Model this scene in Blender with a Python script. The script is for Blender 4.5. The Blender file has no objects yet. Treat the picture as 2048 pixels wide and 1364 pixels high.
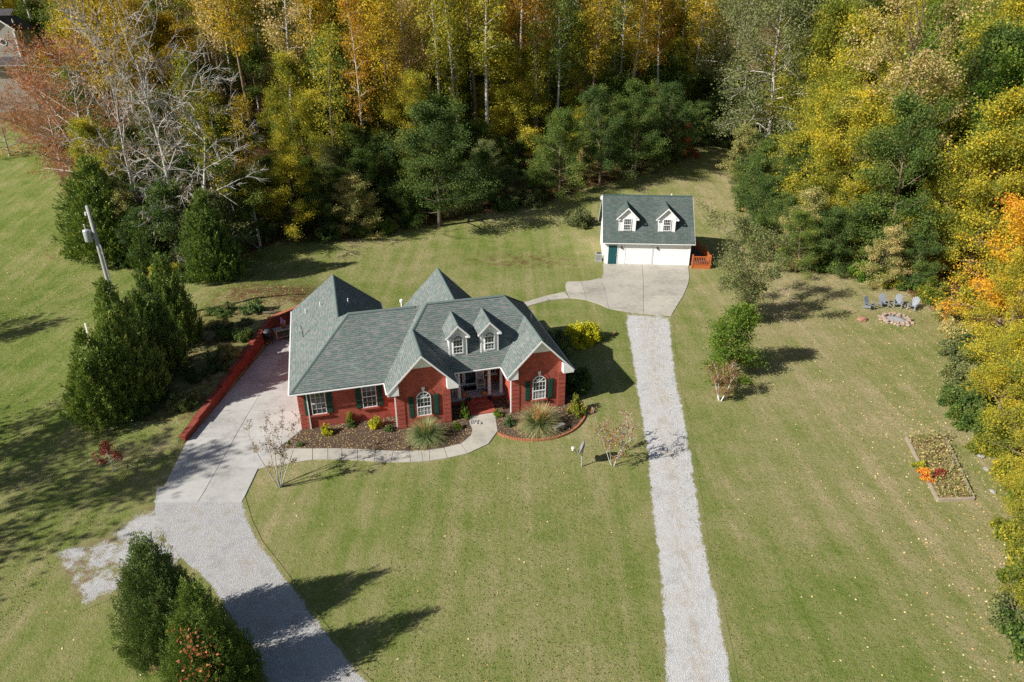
import bpy, math, random
import numpy as np
from mathutils import Vector, Matrix
PI = math.pi
sc = bpy.context.scene
COL = sc.collection
# ------------------------------------------------------------------ camera, sky, sun, exposure
CAM_H, CAM_F, PITCH = 24.5, 1365.0, math.radians(26.0)      # metres, focal length in photo pixels, downward tilt
SUN_AZ, SUN_EL = math.radians(29), math.radians(34)         # shadows run towards (cos az, sin az)
cd = bpy.data.cameras.new('camera'); cam = bpy.data.objects.new('camera', cd); COL.objects.link(cam)
cam.location = (0, 0, CAM_H); cam.rotation_euler = (PI/2-PITCH, 0, 0)
cd.sensor_width = 36; cd.lens = 36*CAM_F/2048; cd.clip_end = 3000; cd.clip_start = .1
sc.camera = cam
w = bpy.data.worlds.new('World'); sc.world = w; w.use_nodes = True
nt = w.node_tree; bg = nt.nodes['Background']
sky = nt.nodes.new('ShaderNodeTexSky'); sky.sky_type = 'NISHITA'; sky.sun_disc = False
sky.sun_elevation = SUN_EL
tosun = Vector((-math.cos(SUN_AZ)*math.cos(SUN_EL), -math.sin(SUN_AZ)*math.cos(SUN_EL), math.sin(SUN_EL)))
sky.sun_rotation = math.atan2(tosun.x, tosun.y)
nt.links.new(sky.outputs[0], bg.inputs[0]); bg.inputs[1].default_value = 0.05
sl = bpy.data.lights.new('sun', 'SUN'); so = bpy.data.objects.new('sun', sl); COL.objects.link(so)
sl.energy = 5.0; sl.angle = math.radians(.53); sl.color = (1, .955, .885)
so.rotation_euler = tosun.to_track_quat('Z', 'Y').to_euler(); so.location = (-60, -40, 80)
vs = sc.view_settings; vs.view_transform = 'Standard'; vs.look = 'None'; vs.exposure = 0.58; vs.gamma = 1
sc.cycles.use_denoising = False
sc.cycles.max_bounces = 6; sc.cycles.transparent_max_bounces = 4
R = random.Random(7); NR = np.random.default_rng(7)

# ------------------------------------------------------------------ terrain and pixel rays
CS, SN = math.cos(PITCH), math.sin(PITCH)
def flat(px, py, z=0.0):
    a, b = (px-1024)/CAM_F, (py-682)/CAM_F
    t = (CAM_H-z)/(SN+b*CS)
    return Vector((a*t, (CS-b*SN)*t, z))
# line of the retaining wall beside the drive (world xy), from its low front end to its back corner
WA = flat(371, 884).xy; WB = flat(546, 672).xy; WC = flat(585, 655).xy
def sstep(a, b, x):
    t = np.clip((x-a)/(b-a), 0, 1); return t*t*(3-2*t)
def seg_side(P, Q, x, y):      # signed distance, positive to the left of P->Q, and the fraction along
    d = np.array([Q[0]-P[0], Q[1]-P[1]]); L = np.hypot(*d); d = d/L
    rx, ry = x-P[0], y-P[1]
    return d[0]*ry-d[1]*rx, (rx*d[0]+ry*d[1])/L
def height(x, y):
    x = np.asarray(x, float); y = np.asarray(y, float)
    yb = 74 - 16*sstep(5, -45, x) + 4*sstep(15, 40, x)
    d = np.maximum(0, y-yb)
    h = .205*(np.sqrt(d*d+36)-6)
    h = h*(1-.35*sstep(10, 45, x))
    # raised bank behind the retaining wall
    s, t = seg_side(WA, WB, x, y); s2, t2 = seg_side(WB, WC, x, y)
    D = np.maximum(s, s2)
    b = (.28+1.15*np.clip(t, 0, 1))*sstep(0, .28, D)*sstep(-.12, .02, t)*np.exp(-(np.maximum(0, D-3)/13)**2)*(1-sstep(1.3, 6, t2))
    return np.maximum(h, b)+.35*np.minimum(h, b)
def hz(x, y): return float(height(x, y))
def at(px, py):               # where the ray through a photo pixel meets the terrain
    a, b = (px-1024)/CAM_F, (py-682)/CAM_F
    dx, dy, dz = a, CS-b*SN, -(SN+b*CS)
    ts = np.linspace(15, 260, 2500)
    below = CAM_H+dz*ts < height(dx*ts, dy*ts)
    i = int(np.argmax(below)) if below.any() else len(ts)-1
    t = ts[i]
    return Vector((dx*t, dy*t, hz(dx*t, dy*t)))

# ------------------------------------------------------------------ materials
def lin(c): return tuple(((v/12.92) if v <= .04045 else ((v+.055)/1.055)**2.4) for v in c)
class N:
    def __init__(s, name, rough=.8, spec=.3):
        s.m = bpy.data.materials.new(name); s.m.use_nodes = True; s.t = s.m.node_tree
        s.b = s.t.nodes['Principled BSDF']; s.b.inputs['Roughness'].default_value = rough
        s.b.inputs['Specular IOR Level'].default_value = spec
    def n(s, typ, **kw):
        x = s.t.nodes.new(typ)
        for k, v in kw.items():
            if k.startswith('i_'):
                key = k[2:]; key = int(key) if key.isdigit() else key.replace('_', ' ')
                x.inputs[key].default_value = v
            else: setattr(x, k, v)
        return x
    def l(s, a, b): s.t.links.new(a, b)
    def color(s, sock): s.l(sock, s.b.inputs['Base Color'])
    def ramp(s, fac, stops, interp='LINEAR'):
        r = s.n('ShaderNodeValToRGB'); r.color_ramp.interpolation = interp
        e = r.color_ramp.elements
        while len(e) < len(stops): e.new(.5)
        for el, (p, c) in zip(e, stops): el.position = p; el.color = (*c, 1) if len(c) == 3 else c
        if fac is not None: s.l(fac, r.inputs[0])
        return r.outputs[0]
    def mix(s, fac, a, b, mode='MIX'):
        m = s.n('ShaderNodeMix', data_type='RGBA', blend_type=mode)
        for sock, v in ((m.inputs[0], fac), (m.inputs[6], a), (m.inputs[7], b)):
            if hasattr(v, 'is_linked'): s.l(v, sock)
            elif isinstance(v, tuple): sock.default_value = (*v, 1)
            else: sock.default_value = v
        return m.outputs[2]
    def math(s, op, a, b=0.0, clamp=False):
        m = s.n('ShaderNodeMath', operation=op, use_clamp=clamp)
        for i, v in enumerate((a, b)):
            if hasattr(v, 'is_linked'): s.l(v, m.inputs[i])
            else: m.inputs[i].default_value = v
        return m.outputs[0]
    def pos(s): return s.n('ShaderNodeNewGeometry').outputs['Position']
    def obj(s): return s.n('ShaderNodeTexCoord').outputs['Object']
    def uv(s): return s.n('ShaderNodeTexCoord').outputs['UV']
    def noise(s, vec, scale, detail=4, rough=.55, out=0):
        x = s.n('ShaderNodeTexNoise', i_Scale=scale, i_Detail=detail, i_Roughness=rough); s.l(vec, x.inputs['Vector']); return x.outputs[out]
    def scalev(s, vec, sx, sy, sz=1, rz=0):
        m = s.n('ShaderNodeMapping'); m.inputs['Scale'].default_value = (sx, sy, sz); m.inputs['Rotation'].default_value = (0, 0, rz); s.l(vec, m.inputs['Vector']); return m.outputs[0]
    def attr(s, name): return s.n('ShaderNodeAttribute', attribute_name=name).outputs['Fac']
    def bump(s, h, strength=.4, dist=.02):
        b = s.n('ShaderNodeBump', i_Strength=strength, i_Distance=dist); s.l(h, b.inputs['Height']); s.l(b.outputs[0], s.b.inputs['Normal'])
def plain(name, c, rough=.6, var=.12, spec=.3, scale=9, metal=0):
    m = N(name, rough, spec)
    f = m.noise(m.obj(), scale, 5)
    m.color(m.ramp(f, [(.25, tuple(v*(1-var) for v in c)), (.75, tuple(min(1, v*(1+var)) for v in c))]))
    m.b.inputs['Metallic'].default_value = metal
    return m.m
def lawn_color(m, p):
    """mown autumn grass: green, olive and straw in patches, faint mowing stripes"""
    big = m.noise(p, .075, 4, .6); mid = m.noise(p, .45, 5, .65); fine = m.noise(p, 3.2, 6, .75); grit = m.noise(p, 14, 3, .8)
    s1 = m.noise(m.scalev(p, 1.1, .03, 1, math.radians(-7)), 1.0, 3)
    f = m.math('ADD', m.math('MULTIPLY', big, .75), m.math('MULTIPLY', mid, .65))
    f = m.math('ADD', f, m.math('MULTIPLY', m.math('SUBTRACT', s1, .16), .60)); f = m.math('ADD', f, m.math('MULTIPLY', fine, .62)); f = m.math('SUBTRACT', f, .655)
    f = m.math('SUBTRACT', f, m.math('MULTIPLY', m.attr('green'), .11))
    f = m.math('ADD', f, m.math('MULTIPLY', m.attr('dry'), .16))
    c = m.ramp(f, [(.20, (.085, .140, .020)), (.38, (.150, .192, .042)), (.54, (.215, .228, .076)), (.70, (.285, .262, .118)), (.90, (.40, .325, .19))])
    g = m.ramp(grit, [(.2, (.45, .45, .45)), (.5, (1, 1, 1)), (.85, (1.5, 1.45, 1.3))])
    return m.mix(1.0, c, g, 'MULTIPLY'), fine, grit
def mat_ground():
    m = N('lawn', .95, .1); p = m.pos()
    c, fine, grit = lawn_color(m, p)
    v = m.noise(p, 5, 6, .8); v2 = m.noise(p, 1.1, 4, .7)
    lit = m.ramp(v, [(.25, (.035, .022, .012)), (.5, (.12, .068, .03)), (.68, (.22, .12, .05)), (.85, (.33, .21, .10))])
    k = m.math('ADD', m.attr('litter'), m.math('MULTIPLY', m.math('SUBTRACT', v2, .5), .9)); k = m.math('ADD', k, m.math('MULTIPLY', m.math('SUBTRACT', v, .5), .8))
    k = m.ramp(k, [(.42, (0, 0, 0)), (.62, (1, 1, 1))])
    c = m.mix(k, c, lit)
    d = m.math('ADD', m.attr('dirt'), m.math('MULTIPLY', m.math('SUBTRACT', v2, .5), 1.1)); d = m.ramp(d, [(.55, (0, 0, 0)), (.85, (1, 1, 1))])
    c = m.mix(d, c, (.34, .22, .12))
    m.color(c); m.bump(m.math('ADD', fine, m.math('MULTIPLY', grit, .6)), .9, .10)
    return m.m
def mat_gravel(name, patchy, tone=1.0):
    m = N(name, .95, .15); p = m.pos()
    c, fine, grit = lawn_color(m, p)
    vor = m.n('ShaderNodeTexVoronoi', i_Scale=34.0); m.l(p, vor.inputs['Vector'])
    stones = m.ramp(vor.outputs['Color'], [(0, (.38*tone, .38*tone, .375*tone)), (.5, (.51*tone, .507*tone, .50*tone)), (1, (.64*tone, .632*tone, .62*tone))])
    dirt = m.ramp(m.noise(p, .8, 6, .7), [(.3, (.78, .77, .75)), (.5, (1, 1, 1)), (.72, (.86, .79, .68))])
    g = m.mix(1.0, stones, dirt, 'MULTIPLY')
    e = m.math('MULTIPLY', m.attr('edge'), .50 if patchy else 1.0); nz = m.noise(p, 1.5, 7, .72); nz2 = m.noise(p, .55, 4, .6)
    k = m.math('ADD', e, m.math('MULTIPLY', m.math('SUBTRACT', nz, .5), 1.5 if patchy else 1.0)); k = m.math('ADD', k, m.math('MULTIPLY', m.math('SUBTRACT', nz2, .5), 1.6 if patchy else .35))
    rut = m.math('MULTIPLY', m.attr('rut'), m.ramp(m.noise(m.scalev(p, 2.2, .5), 1.5, 6, .7), [(.42, (0, 0, 0)), (.62, (1, 1, 1))]))
    g = m.mix(m.math('MULTIPLY', rut, .5), g, (.40, .31, .20))
    k = m.math('ADD', k, m.math('MULTIPLY', m.math('SUBTRACT', grit, .5), .9 if patchy else .5))
    k = m.ramp(k, [(.30, (0, 0, 0)), (.58, (1, 1, 1))] if patchy else [(.33, (0, 0, 0)), (.50, (1, 1, 1))])
    earth = m.mix(m.ramp(m.noise(p, 2.5, 4), [(.4, (0, 0, 0)), (.6, (1, 1, 1))]), c, m.mix(m.ramp(e, [(.12, (0, 0, 0)), (.4, (1, 1, 1))]), c, (.22, .16, .09)))
    m.color(m.mix(k, earth if patchy else c, g)); m.bump(vor.outputs['Distance'], .8, .04)
    return m.m
def mat_concrete(name, base):
    m = N(name, .85, .25); p = m.pos()
    a = m.noise(p, .35, 5, .65); b = m.noise(p, 2.2, 6, .7); f = m.noise(p, 22, 3, .7)
    c = m.ramp(m.math('ADD', m.math('MULTIPLY', a, .6), m.math('MULTIPLY', b, .4)), [(.33, tuple(v*.62 for v in base)), (.5, base), (.66, tuple(v*1.16 for v in base))])
    c = m.mix(1.0, c, m.ramp(f, [(.3, (.9, .9, .9)), (.7, (1.06, 1.05, 1.04))]), 'MULTIPLY')
    oi = m.n('ShaderNodeObjectInfo').outputs['Random']
    c = m.mix(1.0, c, m.ramp(oi, [(0, (.9, .9, .89)), (1, (1.06, 1.06, 1.05))]), 'MULTIPLY')
    m.color(c); m.bump(f, .15, .01)
    return m.m
def mat_brick(name='red_brick', dim=1.0):
    m = N(name, .85, .2); uv = m.uv()
    bt = m.n('ShaderNodeTexBrick', i_Scale=1.0); m.l(uv, bt.inputs['Vector'])
    for k, v in (('Brick Width', .21), ('Row Height', .073), ('Mortar Size', .010), ('Mortar Smooth', .3), ('Bias', -.1)): bt.inputs[k].default_value = v
    bt.inputs['Color1'].default_value = (.53, .098, .056, 1); bt.inputs['Color2'].default_value = (.34, .058, .040, 1); bt.inputs['Mortar'].default_value = (.30, .13, .10, 1)
    p = m.noise(uv, 1.2, 6, .7)
    m.color(m.mix(1.0, bt.outputs[0], m.ramp(p, [(.3, (.74*dim, .76*dim, .78*dim)), (.7, (1.16*dim, 1.14*dim, 1.12*dim))]), 'MULTIPLY'))
    m.bump(m.math('SUBTRACT', 1.0, bt.outputs[1]), .6, .01)
    return m.m
def mat_shingle(name, a, b, cc):
    m = N(name, .9, .15); uv = m.uv()
    bt = m.n('ShaderNodeTexBrick', i_Scale=1.0, offset_frequency=2, offset=.37); m.l(uv, bt.inputs['Vector'])
    for k, v in (('Brick Width', .34), ('Row Height', .145), ('Mortar Size', .012), ('Mortar Smooth', .2), ('Bias', 0)): bt.inputs[k].default_value = v
    bt.inputs['Color1'].default_value = (*a, 1); bt.inputs['Color2'].default_value = (*b, 1); bt.inputs['Mortar'].default_value = (*(v*.42 for v in a), 1)
    wn = m.noise(m.scalev(uv, 1.6, 6.9), 1.0, 1, .4)
    c = m.mix(m.ramp(wn, [(.50, (0, 0, 0)), (.62, (1, 1, 1))]), bt.outputs[0], cc)
    big = m.noise(uv, .6, 4); gr = m.noise(uv, 40, 2, .8)
    c = m.mix(1.0, c, m.ramp(big, [(.3, (.88, .88, .88)), (.7, (1.1, 1.1, 1.1))]), 'MULTIPLY')
    c = m.mix(1.0, c, m.ramp(gr, [(.25, (.8, .8, .8)), (.75, (1.18, 1.18, 1.18))]), 'MULTIPLY')
    m.color(c); m.bump(m.math('SUBTRACT', 1.0, bt.outputs[1]), .7, .015)
    return m.m
def mat_siding(name, c):
    m = N(name, .55, .35); uv = m.uv()
    wv = m.n('ShaderNodeTexWave', wave_type='BANDS', bands_direction='Y', wave_profile='SAW', i_Scale=1.0); m.l(m.scalev(uv, 1, 2.1), wv.inputs['Vector'])
    m.color(m.mix(1.0, c, m.ramp(m.noise(uv, 1.5, 5), [(.3, (.92, .92, .91)), (.7, (1, 1, 1))]), 'MULTIPLY')); m.bump(wv.outputs[1], .5, .02)
    return m.m
def leafmat(name, cols, trans=.35, rough=.6):
    m = N(name, rough, .25)
    t = m.attr('tint'); oi = m.n('ShaderNodeObjectInfo').outputs['Random']
    f = m.math('ADD', t, m.math('MULTIPLY', m.math('SUBTRACT', oi, .5), .30))
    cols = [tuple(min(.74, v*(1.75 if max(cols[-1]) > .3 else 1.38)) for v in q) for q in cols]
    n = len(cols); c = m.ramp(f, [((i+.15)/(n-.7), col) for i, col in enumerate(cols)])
    m.color(c)
    tr = m.n('ShaderNodeBsdfTranslucent'); mx = m.n('ShaderNodeMixShader', i_0=trans)
    m.l(m.mix(1.0, c, (1.25, 1.2, .7), 'MULTIPLY'), tr.inputs[0])
    m.l(m.b.outputs[0], mx.inputs[1]); m.l(tr.outputs[0], mx.inputs[2])
    m.l(mx.outputs[0], m.t.nodes['Material Output'].inputs[0])
    return m.m
def mat_bark(name, a, b, sc_=3):
    m = N(name, .9, .15); o = m.obj()
    f = m.noise(m.scalev(o, 6, 6, 1.2), sc_, 5, .7)
    m.color(m.ramp(f, [(.3, a), (.7, b)])); m.bump(f, .6, .04)
    return m.m
def mat_glass(name, c=(.02, .025, .03), rough=.06):
    m = N(name, rough, .9); m.color(m.ramp(m.noise(m.obj(), 1.3, 3), [(.35, c), (.7, tuple(v*2.6+.01 for v in c))])); return m.m
def mat_wood(name, a, b):
    m = N(name, .75, .25); f = m.noise(m.scalev(m.obj(), 2, 14, 14), 1.5, 5, .6); m.color(m.ramp(f, [(.3, a), (.7, b)])); return m.m
M = dict(
 ground=mat_ground(), gravel=mat_gravel('gravel', False, 1.12), gravel_grey=mat_gravel('grey_gravel', False, .90), gravel_patch=mat_gravel('thin_gravel', True),
 concrete=mat_concrete('concrete', (.41, .385, .335)), concrete_drive=mat_concrete('drive_concrete', (.43, .425, .405)),
 brick=mat_brick(), wbrick=mat_brick('weathered_brick', .66), roof=mat_shingle('green_shingle', (.168, .206, .190), (.118, .157, .145), (.200, .195, .192)),
 roof_g=mat_shingle('dark_green_shingle', (.100, .136, .123), (.072, .106, .096), (.124, .130, .124)),
 roof_n=mat_shingle('grey_shingle', (.085, .085, .09), (.06, .06, .065), (.11, .105, .10)),
 cap=plain('green_ridge_cap', (.120, .158, .145), .9, .15), cap_g=plain('dark_green_ridge_cap', (.05, .10, .083), .9, .15),
 white=plain('white_trim', (.78, .78, .77), .5, .04), siding=mat_siding('white_siding', (.80, .80, .79)), gsiding=mat_siding('grey_siding', (.36, .34, .30)),
 shutter=plain('green_shutter', (.018, .058, .038), .5, .15), gdoor=plain('teal_door', (.012, .075, .085), .45, .1),
 glass=mat_glass('window_glass'), blind=plain('window_blind', (.34, .34, .33), .35, .2, .6, 3), black=plain('black_metal', (.02, .02, .022), .5, .2),
 dark=plain('dark_grey', (.06, .06, .065), .6, .2), steel=plain('galvanised_steel', (.46, .47, .48), .4, .1, .5, 6, .3), grey=plain('grey_paint', (.20, .205, .21), .5, .1),
 porch=plain('porch_paint', (.40, .42, .41), .7, .06), mat=plain('doormat', (.03, .018, .018), .95, .3, .1, 30),
 pole=mat_wood('weathered_pole', (.26, .25, .24), (.44, .43, .41)), cedar_wood=mat_wood('stained_cedar', (.36, .085, .025), (.50, .15, .045)), oldwood=mat_wood('grey_timber', (.26, .21, .15), (.42, .36, .28)),
 adir=plain('grey_plastic', (.20, .225, .26), .5, .08), stone=plain('fire_pit_stone', (.34, .26, .20), .9, .45, .2, 7), ash=plain('ash', (.33, .33, .34), .95, .3, .1, 8),
 orange=plain('pumpkin', (.52, .17, .025), .5, .2), terracotta=plain('terracotta', (.34, .12, .07), .8, .15), edging=plain('brick_edging', (.36, .13, .065), .85, .25),
 rock=plain('grey_stone', (.30, .29, .27), .9, .3, .2, 6), tarp=plain('green_canvas', (.04, .13, .10), .7, .15), cushion=plain('tan_cushion', (.36, .29, .20), .9, .3, .1, 40),
 soil=plain('dry_soil', (.26, .18, .10), .95, .3, .1, 4), red=plain('red_clay', (.36, .19, .12), .9, .25),
 bark_grey=mat_bark('pale_bark', (.28, .25, .21), (.58, .54, .48)), bark_dark=mat_bark('dark_bark', (.06, .048, .036), (.15, .12, .09)), bark_brown=mat_bark('brown_bark', (.14, .10, .065), (.28, .215, .15)), bark_bare=mat_bark('bleached_branch', (.30, .28, .255), (.56, .54, .50)), bark_white=mat_bark('white_bark', (.45, .44, .42), (.70, .69, .67)),
)
mm = N('mulch', .95, .1); p_ = mm.pos(); f_ = mm.noise(p_, 13, 5, .85)
mm.color(mm.ramp(f_, [(.3, (.028, .021, .017)), (.5, (.095, .068, .053)), (.66, (.20, .14, .10)), (.82, (.40, .29, .20))])); mm.bump(f_, .9, .05); M['mulch'] = mm.m
G1, G2, G3 = (.030, .062, .012), (.055, .095, .018), (.095, .125, .026)
L = dict(
 yellow=leafmat('leaf_golden', [(0.095, 0.099, 0.018), (0.224, 0.174, 0.022), (0.403, 0.274, 0.027), (0.560, 0.364, 0.036)], .5),
 orange=leafmat('leaf_russet', [(.085, .068, .015), (.21, .125, .020), (.36, .20, .024), (.46, .26, .032)], .5),
 ygreen=leafmat('leaf_yellow_green', [(0.057, 0.090, 0.014), (0.127, 0.149, 0.021), (0.241, 0.230, 0.028), (0.414, 0.333, 0.037)], .5),
 maple=leafmat('leaf_maple', [(.070, .100, .014), (.15, .165, .020), (.28, .245, .022), (.44, .31, .024)], .4),
 omaple=leafmat('leaf_orange_maple', [(.13, .13, .016), (.40, .26, .020), (.58, .28, .018), (.60, .18, .020)], .4),
 green=leafmat('leaf_green', [(0.027, 0.057, 0.013), (0.057, 0.103, 0.020), (0.103, 0.147, 0.027), (0.188, 0.213, 0.037)], .32),
 dark=leafmat('leaf_dark_green', [(0.024, 0.051, 0.014), (0.046, 0.084, 0.020), (0.081, 0.124, 0.027), (0.149, 0.176, 0.035)], .28),
 olive=leafmat('leaf_olive', [(0.058, 0.075, 0.029), (0.101, 0.122, 0.046), (0.156, 0.176, 0.062), (0.234, 0.234, 0.078)], .32),
 tan=leafmat('leaf_tan', [(.13, .14, .03), (.25, .21, .06), (.38, .28, .13), (.44, .33, .20)], .35),
 rust=leafmat('leaf_rust', [(.12, .065, .025), (.26, .12, .045), (.36, .16, .06), (.28, .075, .05)], .35),
 brown=leafmat('leaf_brown', [(.10, .07, .03), (.20, .12, .05), (.27, .15, .06), (.13, .11, .035)], .3),
 red=leafmat('leaf_red', [(.12, .02, .015), (.25, .035, .025), (.34, .06, .03), (.30, .12, .04)], .3),
 cedar=leafmat('leaf_cedar', [(0.034, 0.063, 0.015), (0.075, 0.122, 0.025), (0.138, 0.193, 0.037), (0.225, 0.248, 0.058)], .2),
 cedar2=leafmat('leaf_cedar_bluish', [(0.037, 0.065, 0.020), (0.080, 0.121, 0.035), (0.145, 0.187, 0.058), (0.258, 0.249, 0.119)], .2),
 bright=leafmat('leaf_bright', [(.045, .095, .012), (.085, .15, .018), (.14, .20, .024), (.24, .25, .03)], .38),
 lemon=leafmat('leaf_lemon', [(.05, .085, .012), (.16, .18, .015), (.36, .33, .015), (.50, .42, .02)], .35),
 hosta=leafmat('leaf_hosta', [(.04, .085, .03), (.07, .13, .045), (.12, .17, .05), (.20, .22, .05)], .3),
 pgrass=leafmat('leaf_ornamental_grass', [(.055, .105, .040), (.10, .16, .065), (.17, .19, .085), (.34, .26, .14)], .3),
 plume=leafmat('grass_plume', [(.30, .13, .05), (.38, .17, .06), (.45, .24, .10)], .3),
 purple=leafmat('flower_purple', [(.05, .01, .05), (.12, .02, .12), (.20, .05, .18)], .2), pink=leafmat('flower_pink', [(.40, .22, .45), (.60, .35, .62)], .2),
 flower=leafmat('flower_zinnia', [(.12, .14, .02), (.62, .05, .02), (.70, .30, .02), (.68, .08, .04)], .2),
 litter=leafmat('fallen_leaf', [(.14, .08, .03), (.27, .165, .065), (.42, .29, .12), (.52, .45, .24)], .1),
 blade=leafmat('grass_blade', [(.055, .085, .014), (.085, .115, .024), (.13, .14, .040), (.20, .17, .07)], .3),
 weeds=leafmat('weeds', [(0.070, 0.084, 0.025), (0.140, 0.154, 0.042), (0.280, 0.252, 0.098), (0.392, 0.280, 0.126)], .3),
)
# ------------------------------------------------------------------ mesh helpers
def uvbox(me):
    """metre-scaled uv on every face: u along the horizontal, v up the slope"""
    ul = me.uv_layers.new(name='uv')
    for p in me.polygons:
        n = p.normal
        t = Vector((-n.y, n.x, 0)) if abs(n.z) < .985 else Vector((1, 0, 0))
        t.normalize(); b = n.cross(t)
        for li in p.loop_indices:
            v = me.vertices[me.loops[li].vertex_index].co; ul.data[li].uv = (v.dot(t), v.dot(b))
class MB:
    def __init__(s): s.v = []; s.f = []
    def add(s, vs_, fs):
        o = len(s.v); s.v += [tuple(v) for v in vs_]; s.f += [tuple(i+o for i in f) for f in fs]; return s
    def box(s, x0, x1, y0, y1, z0, z1):
        return s.add([(x0, y0, z0), (x1, y0, z0), (x1, y1, z0), (x0, y1, z0), (x0, y0, z1), (x1, y0, z1), (x1, y1, z1), (x0, y1, z1)],
                     [(0, 3, 2, 1), (4, 5, 6, 7), (0, 1, 5, 4), (1, 2, 6, 5), (2, 3, 7, 6), (3, 0, 4, 7)])
    def slab(s, pts, th):           # polygon (counter-clockwise from above) extruded straight down
        n = len(pts); lo = [(p[0], p[1], p[2]-th) for p in pts]
        return s.add(list(pts)+lo, [tuple(range(n)), tuple(range(2*n-1, n-1, -1))]+[(i, n+i, n+(i+1) % n, (i+1) % n) for i in range(n)])
    def ext(s, pts, d):             # any polygon extruded along d
        n = len(pts); d = Vector(d); P = [Vector(p) for p in pts]
        nn = (P[1]-P[0]).cross(P[2]-P[1])
        if nn.dot(d) > 0: P = P[::-1]
        Q = [p+d for p in P]
        return s.add(P+Q, [tuple(range(n)), tuple(range(2*n-1, n-1, -1))]+[(i, n+i, n+(i+1) % n, (i+1) % n) for i in range(n)])
    def beam(s, a, b, w_, h_, up=(0, 0, 1)):
        a, b = Vector(a), Vector(b); d = (b-a).normalized(); up = Vector(up)
        x = d.cross(up)
        if x.length < 1e-3: x = d.cross(Vector((1, 0, 0)))
        x.normalize(); y = x.cross(d); x = x*w_/2; y = y*h_/2
        v = [a-x-y, a+x-y, a+x+y, a-x+y, b-x-y, b+x-y, b+x+y, b-x+y]
        return s.add(v, [(0, 1, 2, 3), (7, 6, 5, 4), (0, 4, 5, 1), (1, 5, 6, 2), (2, 6, 7, 3), (3, 7, 4, 0)])
    def tube(s, pts, rad, k=8, cap=True):
        P = [Vector(p) for p in pts]; n = len(P); o = len(s.v); rad = rad if hasattr(rad, '__len__') else [rad]*n
        for i, p in enumerate(P):
            d = (P[min(i+1, n-1)]-P[max(i-1, 0)]).normalized()
            x = d.cross(Vector((0, 0, 1)) if abs(d.z) < .9 else Vector((1, 0, 0))).normalized(); y = d.cross(x)
            for j in range(k):
                a = 2*PI*j/k; s.v.append(tuple(p+(x*math.cos(a)+y*math.sin(a))*rad[i]))
        for i in range(n-1):
            for j in range(k): s.f.append((o+i*k+j, o+i*k+(j+1) % k, o+(i+1)*k+(j+1) % k, o+(i+1)*k+j))
        if cap: s.f.append(tuple(o+j for j in range(k))[::-1]); s.f.append(tuple(o+(n-1)*k+j for j in range(k)))
        return s
    def lathe(s, prof, k=12, c=(0, 0, 0), sq=None):
        o = len(s.v); n = len(prof)
        for r, z in prof:
            for j in range(k):
                a = 2*PI*j/k; q = 1 if sq is None else sq(a); s.v.append((c[0]+r*q*math.cos(a), c[1]+r*q*math.sin(a), c[2]+z))
        for i in range(n-1):
            for j in range(k): s.f.append((o+i*k+j, o+i*k+(j+1) % k, o+(i+1)*k+(j+1) % k, o+(i+1)*k+j))
        s.f.append(tuple(o+j for j in range(k))[::-1]); s.f.append(tuple(o+(n-1)*k+j for j in range(k)))
        return s
    def mesh(s, name, mat, smooth=False):
        me = bpy.data.meshes.new(name); me.from_pydata(s.v, [], s.f); me.update(); uvbox(me)
        if mat: me.materials.append(mat)
        if smooth: me.polygons.foreach_set('use_smooth', [True]*len(me.polygons))
        return me
    def build(s, name, mat, parent=None, smooth=False):
        return link(name, s.mesh(name, mat, smooth), parent)
def link(name, me, parent=None, loc=None, rz=0, scale=None):
    o = bpy.data.objects.new(name, me); COL.objects.link(o)
    if parent: o.parent = parent
    if loc is not None: o.location = loc
    if rz: o.rotation_euler = (0, 0, rz)
    if scale: o.scale = scale
    return o
def tag(o, label=None, cat=None, group=None, kind=None):
    if label: o['label'] = label
    if cat: o['category'] = cat
    if group: o['group'] = group
    if kind: o['kind'] = kind
    return o
def thing(name, label, cat, loc=(0, 0, 0), rz=0, group=None, scale=None):
    o = bpy.data.objects.new(name, None); COL.objects.link(o); o.location = loc; o.rotation_euler = (0, 0, rz); o.empty_display_size = .3
    if scale: o.scale = scale
    return tag(o, label, cat, group)
def np_mesh(name, V, nper, mats, tint=None):
    """V: (faces*nper, 3) vertices, nper to a face"""
    V = np.asarray(V, np.float32); nf = len(V)//nper; me = bpy.data.meshes.new(name)
    me.vertices.add(len(V)); me.vertices.foreach_set('co', V.ravel())
    me.loops.add(len(V)); me.loops.foreach_set('vertex_index', np.arange(len(V), dtype=np.int32))
    me.polygons.add(nf); me.polygons.foreach_set('loop_start', np.arange(0, len(V), nper, dtype=np.int32))
    me.update(calc_edges=True)
    if tint is not None:
        a = me.attributes.new('tint', 'FLOAT', 'FACE'); a.data.foreach_set('value', np.clip(tint, 0, 1).astype(np.float32))
    for m in mats: me.materials.append(m)
    return me
def unit(a): return a/np.maximum(1e-6, np.linalg.norm(a, axis=1, keepdims=True))
def leaf_quads(C, size, rng, up=.35, aspect=.62):
    """diamond leaves at centres C"""
    n = len(C); nrm = unit(rng.normal(size=(n, 3))+np.array([0, 0, up])); t = unit(np.cross(nrm, rng.normal(size=(n, 3)))); b = np.cross(nrm, t)
    s = (size*rng.uniform(.6, 1.35, n))[:, None]
    return np.stack([C-t*s, C-b*s*aspect+nrm*s*.12, C+t*s, C+b*s*aspect+nrm*s*.12], 1).reshape(-1, 3)
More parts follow.
